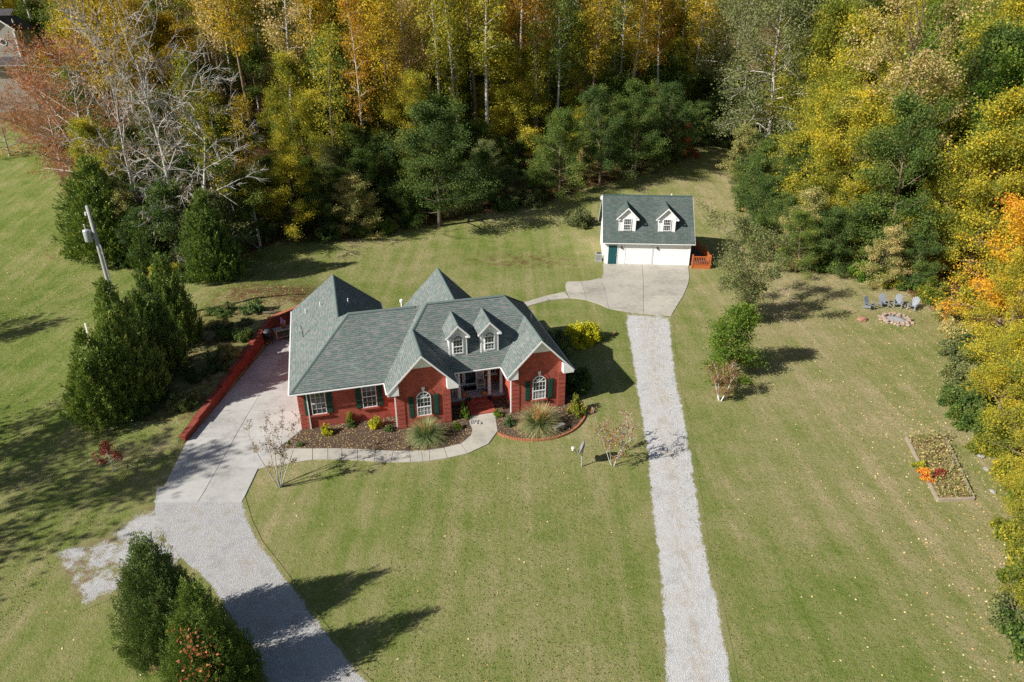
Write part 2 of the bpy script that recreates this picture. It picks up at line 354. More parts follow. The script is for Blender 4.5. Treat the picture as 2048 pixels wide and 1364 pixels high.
# ------------------------------------------------------------------ ground
def axis(lo, hi, dense, coarse, d0, d1):
    out = [lo]
    while out[-1] < hi: out.append(out[-1]+(dense if d0 <= out[-1] < d1 else coarse*(1 if -75 < out[-1] < 150 else 4)))
    return np.array(out)
gx = axis(-260, 260, .22, .9, -27, -11); gy = axis(-40, 330, .22, .9, 33, 56)
XX, YY = np.meshgrid(gx, gy); ZZ = height(XX, YY)
nx, ny = len(gx), len(gy)
gm = bpy.data.meshes.new('ground'); V = np.stack([XX, YY, ZZ], -1).reshape(-1, 3).astype(np.float32)
ii = np.arange(nx*ny).reshape(ny, nx); Q = np.stack([ii[:-1, :-1], ii[:-1, 1:], ii[1:, 1:], ii[1:, :-1]], -1).reshape(-1)
gm.vertices.add(len(V)); gm.vertices.foreach_set('co', V.ravel()); gm.loops.add(len(Q)); gm.loops.foreach_set('vertex_index', Q.astype(np.int32))
gm.polygons.add(len(Q)//4); gm.polygons.foreach_set('loop_start', np.arange(0, len(Q), 4, dtype=np.int32)); gm.update(calc_edges=True)
gm.polygons.foreach_set('use_smooth', [True]*len(gm.polygons))
def poly_of(px): return [at(*p).xy for p in px]
# edge of the woods, traced along the ground
EDGE_L = [(-400, 240), (0, 236), (70, 250), (140, 390), (150, 470), (240, 515), (290, 545), (420, 562), (500, 500), (560, 482), (700, 478), (850, 450), (950, 425), (1100, 400), (1180, 372), (1300, 345), (1390, 300), (1470, 272)]
EDGE_R = [(1475, 300), (1490, 420), (1470, 480), (1540, 545), (1650, 545), (1760, 575), (1860, 640), (1900, 740), (1900, 850), (1975, 950), (2075, 1010), (2180, 1150), (2300, 1400)]
EL = [at(*p) for p in EDGE_L]; ER = [at(*p) for p in EDGE_R]
elx = np.array([p.x for p in EL]); ely = np.array([p.y for p in EL]); ery = np.array([p.y for p in ER])[::-1]; erx = np.array([p.x for p in ER])[::-1]
def wood_depth(x, y):        # how far inside the woods a point lies (metres, roughly)
    a = y-np.interp(x, elx, ely); a = np.where(x > EL[-1].x, -9, a)
    b = x-np.interp(y, ery, erx); b = np.where(y > ER[0].y+4, 2, b)
    return np.maximum(a, b)
wd = wood_depth(XX, YY).ravel()
xs, ys = XX.ravel(), YY.ravel()
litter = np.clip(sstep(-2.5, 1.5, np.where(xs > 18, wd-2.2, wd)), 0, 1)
litter = np.maximum(litter, .62*np.exp(-((xs+21)/11)**2-((ys-58)/6)**2)); litter = np.maximum(litter, .50*np.exp(-((xs-1)/13)**2-((ys-70)/5)**2)); litter = np.maximum(litter, .40*np.exp(-((xs+47)/9)**2-((ys-70)/9)**2))  # middle patch: brown litter on the back lawn, strengthened as painted tree shade
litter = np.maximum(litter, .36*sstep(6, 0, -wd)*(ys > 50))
sW, tW = seg_side(WA, WB, xs, ys)
litter = np.maximum(litter, .50*((sW > 0) & (sW < 7) & (tW > .1) & (tW < 1.3)))
green = np.clip(1.1*sstep(-22, -36, xs)*sstep(22, 40, ys), 0, 1)
dry = np.clip(sstep(12, 26, xs)*.9+.35*np.exp(-((xs-4)/7)**2-((ys-33)/6)**2), 0, 1)
dirt = np.zeros_like(xs)
for (px, py, r, a) in [(1800, 815, 1.2, .62), (1870, 860, 1.6, .50), (1850, 820, 1.5, .45), (1690, 690, .8, .4), (1620, 545, 2.2, .6), (1480, 395, 2.0, .75), (1400, 410, 1.6, .5), (265, 1260, .7, .7), (315, 1330, .8, .8), (1925, 960, 1.6, .45), (1195, 950, .5, .4), (1975, 1050, 1.5, .5), (1830, 870, 1.2, .4), (1570, 930, .8, .4), (1710, 1180, 2.0, .3), (560, 973, .3, .6)]:
    q = at(px, py); dirt = np.maximum(dirt, a*np.exp(-((xs-q.x)**2+(ys-q.y)**2)/r**2))
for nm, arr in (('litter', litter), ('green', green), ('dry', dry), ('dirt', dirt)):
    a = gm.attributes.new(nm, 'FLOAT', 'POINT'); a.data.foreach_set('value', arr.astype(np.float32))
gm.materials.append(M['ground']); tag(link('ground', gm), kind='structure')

# ------------------------------------------------------------------ gravel and concrete
def strip(name, left, right, mat, z, nc=9, sub=6, rut=False, open_left=0):
    """a sheet between two traced edges, lying on the ground; 'edge' runs 0 at the rims to 1 inside"""
    Lp = [at(*p) for p in left]; Rp = [at(*p) for p in right]; rows = []
    for i in range(len(Lp)-1):
        for k in range(sub+(i == len(Lp)-2)):
            t = k/sub; rows.append((Lp[i].lerp(Lp[i+1], t), Rp[i].lerp(Rp[i+1], t)))
    v, e, r = [], [], []
    for ri, (a, b) in enumerate(rows):
        d = (b-a).normalized(); a2, b2 = a-d*.35, b+d*.35
        for j in range(nc):
            t = j/(nc-1); p = a2.lerp(b2, t); v.append((p.x, p.y, hz(p.x, p.y)+z))
            wdt = (b2-a2).length; e.append(min(1, (min(t+.30*max(0, 1-ri/open_left), 1-t) if open_left else min(t, 1-t))*wdt/.75)*min(1, .25+min(ri, len(rows)-1-ri)/3)); r.append(max(0, 1-abs(t-.5)*4))
    f = [(i*nc+j, i*nc+j+1, (i+1)*nc+j+1, (i+1)*nc+j) for i in range(len(rows)-1) for j in range(nc-1)]
    if (rows[1][0]-rows[0][0]).cross(rows[0][1]-rows[0][0]).z > 0: f = [q[::-1] for q in f]
    me = bpy.data.meshes.new(name); me.from_pydata(v, [], f); me.update(); me.materials.append(mat)
    me.attributes.new('edge', 'FLOAT', 'POINT').data.foreach_set('value', e)
    if rut: me.attributes.new('rut', 'FLOAT', 'POINT').data.foreach_set('value', r)
    me.attributes.new('dry', 'FLOAT', 'POINT').data.foreach_set('value', [.3]*len(v))
    return tag(link(name, me), kind='structure')
strip('gravel_lane', [(1250, 622), (1262, 690), (1275, 770), (1285, 830), (1297, 900), (1306, 1000), (1318, 1100), (1328, 1200), (1333, 1300), (1337, 1364), (1345, 1500)],
      [(1338, 630), (1342, 700), (1352, 770), (1365, 830), (1378, 900), (1392, 1000), (1405, 1100), (1430, 1200), (1448, 1300), (1459, 1364), (1485, 1500)], M['gravel'], .012, rut=True)
strip('gravel_driveway', [(326, 972), (322, 1025), (345, 1080), (385, 1130), (430, 1180), (470, 1240), (505, 1300), (540, 1364), (600, 1500)],
      [(476, 984), (492, 1040), (512, 1085), (548, 1130), (592, 1190), (645, 1260), (698, 1330), (728, 1364), (800, 1470)], M['gravel_grey'], .022, nc=13, open_left=20)
strip('worn_gravel_patch', [(400, 982), (300, 1010), (215, 1075), (150, 1098), (105, 1115)], [(420, 1105), (345, 1140), (270, 1168), (205, 1195), (160, 1215)], M['gravel_patch'], .016, nc=13)
drive = tag(thing('concrete_driveway', None, None), kind='structure')
def slab_piece(parent, px=None, mat='concrete', z=.045, pts=None, gap=.022, name='slab'):
    P = [flat(*p).xy for p in px] if pts is None else [Vector(p) for p in pts]
    if sum(P[i].x*P[(i+1) % len(P)].y-P[(i+1) % len(P)].x*P[i].y for i in range(len(P))) < 0: P = P[::-1]
    c = sum(P, Vector((0, 0)))/len(P)
    P = [p+(c-p).normalized()*gap for p in P]
    return MB().slab([(p.x, p.y, z) for p in P], .12).build(name, M[mat], parent)
# house frame (needed for the drive's edge)
ALPHA = math.radians(15.5); HO = flat(605, 853)
HU = Vector((math.cos(ALPHA), math.sin(ALPHA))); HW = Vector((-math.sin(ALPHA), math.cos(ALPHA)))
def hp(u, w_, z=0): q = HO.xy+HU*u+HW*w_; return Vector((q.x, q.y, z))
def cut(line, y):              # x of a polyline at world y
    for a, b in zip(line[:-1], line[1:]):
        if min(a.y, b.y) <= y <= max(a.y, b.y): return a.x+(b.x-a.x)*(y-a.y)/(b.y-a.y)
    return line[0].x if abs(y-line[0].y) < abs(y-line[-1].y) else line[-1].x
dl = [flat(326, 978).xy, flat(372, 886).xy, WB.copy()+Vector((.25, -.2))]
dc = [flat(409, 984).xy, flat(490, 840).xy, flat(575, 695).xy]; dc.append(dc[-1]+(dc[-1]-dc[-2])*.3)
dr = [flat(492, 990).xy, flat(516, 938).xy, flat(557, 897).xy, hp(.02, -.4).xy, hp(.02, 13).xy]
yb0 = [29.9, 33.0, 36.3, 39.4, 43.5, 47.6, WB.y-.25]
for k in range(len(yb0)-1):
    y0, y1 = yb0[k], yb0[k+1]
    for A, B in ((dl, dc), (dc, dr)):
        ya = [y0]+[y for y in sorted(p.y for p in B) if y0+.05 < y < y1-.05]+[y1]
        yl = [y0]+[y for y in sorted(p.y for p in A) if y0+.05 < y < y1-.05]+[y1]
        sk = .5 if k == 0 else 0
        pts = [Vector((cut(A, y), y)) for y in yl]+[Vector((cut(B, y), y)) for y in ya[::-1]]
        slab_piece(drive, pts=pts, mat='concrete_drive')
apron = tag(thing('garage_apron', None, None), kind='structure')
def cr3(p): return (1100+p[0]/4.547, 360+p[1]/4.547)
for P in ([(480, 768), (835, 768), (848, 908), (470, 900), (488, 845)], [(835, 768), (1255, 768), (1268, 880), (1258, 940), (848, 908)], [(470, 900), (848, 908), (850, 1055), (505, 1035), (490, 970), (445, 893)],
          [(848, 908), (1258, 940), (1215, 1050), (850, 1055)], [(505, 1035), (850, 1055), (850, 1222), (650, 1195), (535, 1172)], [(850, 1055), (1215, 1050), (1170, 1120), (1100, 1240), (850, 1222)],
          [(280, 925), (380, 912), (445, 893), (490, 970), (505, 1035), (315, 1025)], [(315, 1025), (505, 1035), (535, 1172), (430, 1125), (330, 1095)], [(165, 925), (280, 925), (315, 1025), (150, 1015), (138, 970), (142, 940)], [(150, 1015), (315, 1025), (330, 1095), (240, 1082), (180, 1078)]):
    slab_piece(apron, [cr3(p) for p in P])
slab_piece(apron, [(1130, 584), (1139, 597), (1100, 601), (1092, 592)]); slab_piece(apron, [(1092, 592), (1100, 601), (1069, 609), (1040, 618), (1020, 612), (1055, 603)])
walk = tag(thing('front_walk', None, None), kind='structure')
def cr7(p): return (540+p[0]/4.452, 770+p[1]/4.452)
wu = [(60, 568), (380, 570), (515, 568), (640, 568), (780, 574), (940, 582), (1100, 590), (1245, 589), (1350, 585), (1420, 581), (1550, 562), (1700, 525), (1785, 455), (1800, 400), (1780, 345)]
wl = [(-110, 752), (380, 668), (515, 666), (640, 668), (780, 674), (930, 684), (1075, 692), (1250, 690), (1360, 685), (1420, 680), (1580, 655), (1760, 615), (1945, 528), (2028, 415), (2010, 300)]
slab_piece(walk, pts=[flat(*cr7(wu[-1])).xy, hp(10.86, -1.5).xy, hp(12.54, -1.5).xy, flat(*cr7(wl[-1])).xy], z=.05)
for i in range(len(wu)-1): slab_piece(walk, [cr7(wu[i]), cr7(wu[i+1]), cr7(wl[i+1]), cr7(wl[i])], z=.05)
def sheet(name, pts, mat, z):
    P = [Vector(p[:2]) for p in pts]
    if sum(P[i].x*P[(i+1) % len(P)].y-P[(i+1) % len(P)].x*P[i].y for i in range(len(P))) < 0: P = P[::-1]
    return tag(MB().slab([(p.x, p.y, z) for p in P], .05).build(name, mat), kind='structure')
bed1 = [flat(*cr7(p)) for p in [(75, 566), (295, 380)]]+[hp(.1, -.3), hp(5.9, -.3), hp(6.1, -1.9), hp(9.3, -1.9), hp(9.5, 0), hp(10.7, 0), hp(10.7, -1.5)]+[flat(*cr7(p)) for p in wu[::-1][:-1]]
sheet('mulch_bed', bed1, M['mulch'], .03)
def cr5(p): return (860+p[0]/6.4, 700+p[1]/6.4)
edgeline = [(868, 1070), (930, 1100), (1020, 1130), (1120, 1150), (1220, 1160), (1320, 1164), (1420, 1160), (1520, 1148), (1620, 1128), (1720, 1092), (1810, 1048), (1880, 995), (1935, 935), (1970, 880), (1985, 840)]
ep = [flat(*cr5(p)) for p in edgeline]
bed2 = [flat(*cr5((835, 870)))]+ep+[hp(19.2, .5), hp(19.0, 8.5), hp(17.2, 8.5), hp(17.2, -1.9), hp(13.8, -1.9), hp(13.6, -.2), hp(12.6, -.2), hp(12.6, -1.5)]
sheet('mulch_bed', bed2, M['mulch'], .034)
edg = thing('garden_edging', 'curved orange brick edging around the mulch bed by the right gable', 'edging', ep[0])
for i in range(len(ep)-1):
    for k in range(3):
        a, b = ep[i].lerp(ep[i+1], k/3+.02), ep[i].lerp(ep[i+1], (k+1)/3-.02)
        MB().beam(a-ep[0]+Vector((0, 0, .05)), b-ep[0]+Vector((0, 0, .05)), .13, .13).build('edging_block', M['edging'], edg)
# ------------------------------------------------------------------ brick house (local frame: u right, w back, z up)
house = thing('brick_house', 'red brick house with green shingle hip roofs, twin front gables and two arched dormers', 'house', HO, ALPHA)
def add_roof(parent, planes, mat, th=.10, name='roof'):
    mb = MB()
    for P in planes:
        a = sum(P[i][0]*P[(i+1) % len(P)][1]-P[(i+1) % len(P)][0]*P[i][1] for i in range(len(P)))
        mb.slab(P if a > 0 else P[::-1], th)
    return mb.build(name, mat, parent)
def caps(parent, lines, mat, r=.13):
    for a, b in lines:
        a, b = Vector(a), Vector(b); d = (b-a).normalized(); x = d.cross(Vector((0, 0, 1))).normalized(); up = x.cross(d)
        s = 1 if up.z > 0 else -1; up *= s
        v = []
        for p in (a, b): v += [p-x*r-up*r*.45, p-x*r*.5+up*.01, p+up*.035, p+x*r*.5+up*.01, p+x*r-up*r*.45]
        MB().add(v, [(0, 1, 6, 5), (1, 2, 7, 6), (2, 3, 8, 7), (3, 4, 9, 8), (4, 3, 2, 1, 0), (5, 6, 7, 8, 9)]).build('ridge_cap', mat, parent)
EZ = 3.0
PC, PL = 1.05, .785
U0, U1 = 5.45, 17.75                      # eaves of the centre block
RZ = EZ+PC*3.45
RL, RR = (U0+3.45, 2.7, RZ), (U1-3.45, 2.7, RZ)
centre = add_roof(house, [[(U0, -.75, EZ), (U1, -.75, EZ), RR, RL], [(U1, -.75, EZ), (U1, 9.2, EZ), RR], [(U1, 9.2, EZ), (U0, 9.2, EZ), RL, RR], [(U0, 9.2, EZ), (U0, -.75, EZ), RL]], M['roof'])
LZ = EZ+PL*4.15
L1 = (3.75, 3.25, LZ)
leftroof = add_roof(house, [[(-.4, -.9, EZ), (9, -.9, EZ), (9, 3.25, LZ), L1], [(-.4, 7.4, EZ), (-.4, -.9, EZ), L1], [(9, 7.4, EZ), (-.4, 7.4, EZ), L1, (9, 3.25, LZ)]], M['roof'])
def gable_roof(parent, u0, u1, w0, w1, ez, pitch, mat, th=.1, drop=.006, name='roof'):
    um = (u0+u1)/2; rz = ez+pitch*(um-u0)-drop; ez -= drop
    return add_roof(parent, [[(u0, w0, ez), (um, w0, rz), (um, w1, rz), (u0, w1, ez)][::-1], [(um, w0, rz), (u1, w0, ez), (u1, w1, ez), (um, w1, rz)]], mat, th, name), (um, rz)
rear, (ru, rz_) = gable_roof(house, -.4, 6.5, 3.3, 12.6, EZ, PL, M['roof'])
backw, (bu, bz) = gable_roof(house, 7.45, 14.25, 2.75, 9.6, EZ, PC, M['roof'])
gl, (glu, glz) = gable_roof(house, U0, 9.95, -2.45, 2.0, EZ, PC, M['roof'])
gr, (gru, grz) = gable_roof(house, 13.2, U1, -2.45, 2.0, EZ, PC, M['roof'])
caps(centre, [(RL, RR), (RR, (U1, -.75, EZ)) if False else (RR, (U1-.1, 9.1, EZ+.1)), (RL, (glu, .72+.75, glz))], M['cap'])
caps(centre, [(RR, (gru, 1.5, grz))], M['cap'])
caps(leftroof, [((-.3, -.8, EZ+.08), L1), (L1, (8.2, 3.25, LZ))], M['cap'])
caps(rear, [((ru, 3.9, rz_), (ru, 12.55, rz_))], M['cap']); caps(backw, [((bu, 2.8, bz), (bu, 9.55, bz))], M['cap'])
caps(gl, [((glu, -2.42, glz), (glu, 1.5, glz))], M['cap']); caps(gr, [((gru, -2.42, grz), (gru, 1.5, grz))], M['cap'])
# brick walls
wb = MB()
wb.box(0, 6.0, -.4, 12.2, -.4, 2.90)
wb.box(5.8, 17.297, 1.7, 8.8, -.4, 2.897)
for (a, b, m_) in ((6.0, 9.45, glu), (13.6, 17.3, gru)):
    wb.box(a, b, -2.05, 1.9, -.4, 2.893)
    k = glz-EZ
    hw = (b-a)/2+.05
    wb.ext([(m_-hw, -2.047, 2.89), (m_+hw, -2.047, 2.89), (m_+.92, -2.047, glz-1.04), (m_-.92, -2.047, glz-1.04)], (0, .3, 0))
wb.ext([(.2, 12.197, 2.89), (5.9, 12.197, 2.89), (ru, 12.197, rz_-.3)], (0, -.3, 0)); wb.ext([(7.9, 9.2, 2.7), (13.8, 9.2, 2.7), (bu, 9.2, bz-.35)], (0, -.3, 0))
wb.box(7.9, 13.8, 8.7, 9.2, -.4, 2.7)
walls = wb.build('wall', M['brick'], house)
# white siding in the gable tips, rake boards, returns, soffits, gutters
for m_, z_, a, b in ((glu, glz, 6.0, 9.45), (gru, grz, 13.6, 17.3)):
    MB().ext([(m_-.95, -2.06, z_-1.06), (m_+.95, -2.06, z_-1.06), (m_+.04, -2.06, z_-.14), (m_-.04, -2.06, z_-.14)], (0, .25, 0)).build('gable_siding', M['siding'], house)
    half = m_-(U0 if m_ < 10 else 13.2)
    for s in (-1, 1):
        p0, p1 = Vector((m_, -2.455, z_-.02)), Vector((m_+s*half, -2.455, EZ-.02))
        MB().ext([p0, p1, p1-Vector((0, 0, .15)), p0-Vector((0, 0, .15))], (0, -.03, 0)).build('rake_board', M['white'], house)
        MB().ext([p0+Vector((0, 0, -.11)), p1+Vector((0, 0, -.11)), p1+Vector((0, 0, -.15)), p0+Vector((0, 0, -.15))], (0, .42, 0)).build('rake_soffit', M['white'], house)
        x0, x1 = sorted((m_+s*half, m_+s*(half-.62)))
        MB().ext([(m_+s*half, -2.44, EZ-.27), (m_+s*(half-.72), -2.44, EZ-.27), (m_+s*(half-.72), -2.44, EZ+.42), (m_+s*half, -2.44, EZ-.02)], (0, .38, 0)).build('eave_return', M['white'], house)
def gutter(parent, a, b, mat=None):
    a, b = Vector(a), Vector(b)
    MB().beam(a, b, .08, .055).build('gutter', mat or M['white'], parent)
gz = EZ-.09
for a, b in (((-.46, -.97, gz), (5.40, -.97, gz)), ((-.47, -.92, gz), (-.47, 12.6, gz)), ((9.98, -.82, gz), (13.15, -.82, gz)), ((U0-.06, -2.43, gz-.01), (U0-.06, -.90, gz-.01)), ((10.01, -2.43, gz-.01), (10.01, -.88, gz-.01)),
             ((13.14, -2.43, gz-.01), (13.14, -.88, gz-.01)), ((U1+.06, -2.43, gz-.01), (U1+.06, 9.2, gz-.01)), ((6.56, 7.5, gz), (6.56, 12.6, gz))): gutter(house, a, b)
MB().box(-.38, 5.5, -.88, -.39, 2.87, 2.90).build('soffit', M['white'], house)
MB().box(-.38, .01, -.38, 12.5, 2.872, 2.902).build('soffit', M['white'], house); MB().box(17.29, U1-.02, -2.3, 9.1, 2.868, 2.898).build('soffit', M['white'], house)
MB().box(9.5, 13.55, -.74, 1.69, 2.80, 2.86).build('porch_ceiling', M['white'], house)
def rake_back(um, rz, half, w0, ez):
    for s in (-1, 1):
        p0, p1 = Vector((um, w0, rz-.02)), Vector((um+s*half, w0, ez-.02))
        MB().ext([p0, p1, p1-Vector((0, 0, .2)), p0-Vector((0, 0, .2))], (0, .03, 0)).build('rake_board', M['white'], house)
rake_back(ru, rz_, 3.45, 12.603, EZ); rake_back(bu, bz, 3.4, 9.603, EZ)
# downspouts
for u, w_ in ((.55, -.47), (5.93, -2.02), (13.53, -2.02)):
    MB().beam((u, w_, .02), (u, w_, 2.86), .09, .07).build('downspout', M['white'], house)
MB().beam((.55, -.47, 2.8), (.5, -.9, 2.9), .08, .06).build('downspout', M['white'], house)
# quoins at the corners of the front walls
def quoins(u, w_, z0, z1, s, n):
    st = (z1-z0)/n
    for i in range(n):
        a, b = sorted((u-s*.025, u+s*.50)); c = .032
        MB().box(a, b, w_-c, w_+.3, z0+i*st+.028, z0+(i+1)*st-.028).build('quoin', M['brick'], house)
quoins(0, -.4, .05, 2.8, 1, 8); quoins(6.0, -2.05, .05, 2.75, 1, 8); quoins(9.45, -2.05, .05, 2.75, -1, 8); quoins(13.6, -2.05, .05, 2.75, 1, 8); quoins(17.3, -2.05, .05, 2.75, -1, 8)
# windows (built facing -w at the wall plane)
def frame_window(parent, u, w_, z0, wd_, ht, cols, rows, arch=False, blind=False, sill=None, fw=.045):
    """window part with its panes, muntins and sill"""
    fr = MB(); x0, x1, zt = u-wd_/2, u+wd_/2, z0+ht
    fr.box(x0, x0+fw, w_-.06, w_+.02, z0, zt); fr.box(x1-fw, x1, w_-.06, w_+.02, z0, zt); fr.box(x0+fw, x1-fw, w_-.06, w_+.02, z0, z0+fw)
    fr.box(x0+fw, x1-fw, w_-.055, w_+.02, zt-fw/2, zt+fw/2); fr.box(x0+fw, x1-fw, w_-.065, w_+.02, z0+ht/2-.03, z0+ht/2+.03)
    n = 14
    if arch:
        r = wd_/2
        for i in range(n):
            a0, a1 = PI*i/n, PI*(i+1)/n
            q = [(u+math.cos(a)*rr, w_-.06, zt+math.sin(a)*rr) for a, rr in ((a0, r), (a1, r), (a1, r-fw), (a0, r-fw))]
            fr.ext(q, (0, .08, 0))
    f = fr.build('window', M['white'], parent)
    h2 = ht/2
    for k in range(2):
        MB().box(x0+fw-.01, x1-fw+.01, w_-.022, w_+.01, z0+k*h2+.02, z0+(k+1)*h2-.02).build('pane', M['blind'] if (blind and k == 0) else M['glass'], f)
    mu = MB()
    for c in range(1, cols):
        x = x0+wd_*c/cols; mu.box(x-.009, x+.009, w_-.042, w_-.024, z0+fw, zt-fw/2)
    for k in range(2):
        for r_ in range(1, rows):
            z = z0+k*h2+h2*r_/rows; mu.box(x0+fw, x1-fw, w_-.038, w_-.026, z-.009, z+.009)
    if arch:
        r = wd_/2-fw+.01
        MB().ext([(u+math.cos(PI*i/n)*r, w_-.022, zt+math.sin(PI*i/n)*r) for i in range(n+1)], (0, .03, 0)).build('pane', M['glass'], f)
        for a in (PI/4, PI/2, 3*PI/4): mu.beam((u, w_-.035, zt), (u+math.cos(a)*r, w_-.035, zt+math.sin(a)*r), .02, .022, (0, 1, 0))
        for i in range(n):
            a0, a1 = PI*i/n, PI*(i+1)/n
            mu.ext([(u+math.cos(a)*rr, w_-.045, zt+math.sin(a)*rr) for a, rr in ((a0, r*.5), (a1, r*.5), (a1, r*.5-.02), (a0, r*.5-.02))], (0, .02, 0))
    mu.build('muntins', M['white'], f)
    if sill: MB().box(x0-.12, x1+.12, w_-.12, w_+.02, z0-.12, z0-.004).build('sill', M[sill], f)
    return f
def shutter(parent, u, w_, z0, z1, wd_=.34):
    mb = MB().box(u-wd_/2, u+wd_/2, w_-.05, w_+.01, z0, z1); s = mb.build('shutter', M['shutter'], parent)
    n = 14; lo = MB()
    for i in range(n):
        for (a, b) in ((z0+.06, (z0+z1)/2-.03), ((z0+z1)/2+.03, z1-.06)):
            z = a+(b-a)*(i+.5)/n; lo.beam((u-wd_/2+.04, w_-.056, z), (u+wd_/2-.04, w_-.056, z), .022, .03, (0, .5, 1))
    lo.build('louvers', M['shutter'], s)
for u in (1.22, 4.42):
    frame_window(house, u, -.41, 1.02, .92, 1.62, 3, 2, sill='brick'); shutter(house, u-.70, -.41, 1.02, 2.66); shutter(house, u+.70, -.41, 1.02, 2.66)
for m_ in (glu+.03, gru-.0):
    frame_window(house, m_, -2.06, .82, .92, 1.32, 4, 2, arch=True, blind=True, sill='brick')
    shutter(house, m_-.80, -2.06, .80, 2.28); shutter(house, m_+.80, -2.06, .80, 2.28)
    r0, r1 = .50, .72
    for i in range(17):                       # soldier bricks over the arch
        a = PI*(i+.5)/17; 
        if i == 8: continue
        c, s = math.cos(a), math.sin(a); q = .035
        MB().ext([(m_+c*r0+s*q, -2.05, 2.14+s*r0-c*q), (m_+c*r1+s*q*1.3, -2.05, 2.14+s*r1-c*q*1.3), (m_+c*r1-s*q*1.3, -2.05, 2.14+s*r1+c*q*1.3), (m_+c*r0-s*q, -2.05, 2.14+s*r0+c*q)], (0, -.025, 0)).build('arch_brick', M['brick'], house)
    MB().ext([(m_-.06, -2.05, 2.63), (m_+.06, -2.05, 2.63), (m_+.11, -2.05, 2.92), (m_-.11, -2.05, 2.92)], (0, -.06, 0)).build('keystone', M['white'], house)
# dormers
def dormer(parent, u, wd_, wf, zb, ze, ov, pitch, roofmat, sid, arch, capm, win):
    """front face at wf from zb, side walls run back into the roof"""
    hw = wd_/2; zr = ze+pitch*hw; d = MB()
    d.ext([(u-hw, wf, zb), (u+hw, wf, zb), (u+hw, wf, ze), (u, wf, zr), (u-hw, wf, ze)], (0, 3.1 if arch else 3.6, 0))
    dm = d.build('dormer', sid, parent)
    L_ = 3.0 if arch else 3.3
    for s in (-1, 1):
        a = [(u, wf-.22, zr+.10), (u+s*(hw+ov), wf-.22, ze+.10-pitch*ov), (u+s*(hw+ov), wf+L_, ze+.10-pitch*ov), (u, wf+L_, zr+.10)]
        add_roof(dm, [a], roofmat, .06, 'dormer_roof')
        p0, p1 = Vector((u, wf-.224, zr+.08)), Vector((u+s*(hw+ov), wf-.224, ze+.08-pitch*ov))
        MB().ext([p0, p1, p1-Vector((0, 0, .15)), p0-Vector((0, 0, .15))], (0, -.025, 0)).build('rake_board', M['white'], dm)
        x = u+s*(hw+ov); a_, b_ = sorted((x, u+s*(hw-.06)))
        MB().box(a_, b_, wf-.215, wf-.003, ze-pitch*ov-.07, ze-pitch*ov+.03).build('eave_return', M['white'], dm)
        MB().box(u+s*hw-.05, u+s*hw+.05, wf-.025, wf+.06, zb+.01, ze-.02).build('corner_board', M['white'], dm)
    caps(dm, [((u, wf-.2, zr+.10), (u, wf+L_-.5, zr+.10))], capm, .09)
    win(dm)
def zc(w_): return EZ+PC*(w_+.75)
for u in (10.46, 12.60):
    wf = .0; zb = zc(wf)-.12
    dormer(house, u, 1.14, wf, zb, zb+1.70, .22, 1.05, M['roof'], M['siding'], True, M['cap'], lambda dm, u=u, wf=wf, zb=zb: frame_window(dm, u, wf-.01, zb+.26, .70, 1.02, 3, 2, arch=True, fw=.06))
# porch: floor, brick apron, steps, columns, door
MB().box(9.46, 13.59, -.10, 1.69, .30, .47).build('porch_floor', M['porch'], house)
MB().box(9.46, 13.59, -.06, 1.6, -.3, .298).build('porch_wall', M['brick'], house)
for i in range(3): MB().box(10.85, 12.55, -1.75+i*.55, -.075, -.05 if i == 0 else .145*i+.003, .145*(i+1)).build('step', M['brick'], house)
for u, w_ in ((9.62, .1), (10.42, .05), (12.55, .05), (13.42, .1)):
    MB().lathe([(.17, .471), (.17, .56), (.13, .60), (.125, 1.2), (.105, 2.62), (.14, 2.66), (.15, 2.80)], 14, (u, w_, 0)).build('column', M['white'], house, True)
MB().box(9.47, 13.58, -.05, .12, 2.64, 2.80).build('porch_beam', M['white'], house)
W = 1.69; FLZ = .47
dr_ = MB(); dr_.box(10.62, 12.52, W-.05, W+.02, FLZ, 2.66); door = dr_.build('door_frame', M['white'], house)
MB().box(11.10, 12.02, W-.09, W-.052, FLZ+.03, 2.55).build('door', M['white'], door); MB().box(11.20, 11.92, W-.10, W-.088, FLZ+.16, 2.46).build('door_glass', M['glass'], door)
for a, b in ((10.68, 10.98), (12.14, 12.44)): MB().box(a, b, W-.062, W-.048, FLZ+.20, 2.55).build('sidelight', M['glass'], door)
frame_window(house, 13.08, W-.01, 1.15, .62, 1.3, 3, 2, sill='white')
# vents and pipe boots on the roof
def pipe(parent, u, w_, z, h_, r=.045, mat='white', name='vent_pipe'):
    return MB().tube([(u, w_, z-.15), (u, w_, z+h_)], r, 10).build(name, M[mat], parent)
def zl(u): return EZ+PL*(u+.4)
pipe(house, .75, 9.7, zl(.75), .32); pipe(house, 1.9, 8.5, zl(1.9), .32)
pipe(house, 3.9, 8.0, EZ+PL*(6.5-3.9), .35); v = pipe(house, 7.35, 3.6, LZ-.2, .5, .06); MB().lathe([(.12, 0), (.12, .16), (.05, .2)], 10, (7.35, 3.6, LZ+.25)).build('vent_cap', M['white'], v)
pipe(house, 16.6, 3.6, EZ+PC*(U1-16.6), .3); pipe(house, 6.0, 8.2, EZ+.5, .35)
an = thing('roof_antenna', 'thin dark antenna mast on the left slope of the green roof', 'antenna', hp(.55, 5.7, zl(.55)), ALPHA)
MB().tube([(0, 0, -.08), (-.02, 0, .75), (-.1, .0, .92)], .028, 8).build('mast', M['dark'], an); MB().beam((-.1, 0, .9), (-.62, 0, .95), .03, .03).build('boom', M['steel'], an)
MB().beam((-.55, -.2, .94), (-.55, .2, .94), .02, .02).build('element', M['steel'], an); MB().beam((-.02, 0, .5), (-.2, .0, .45), .06, .1).build('bracket', M['steel'], an)

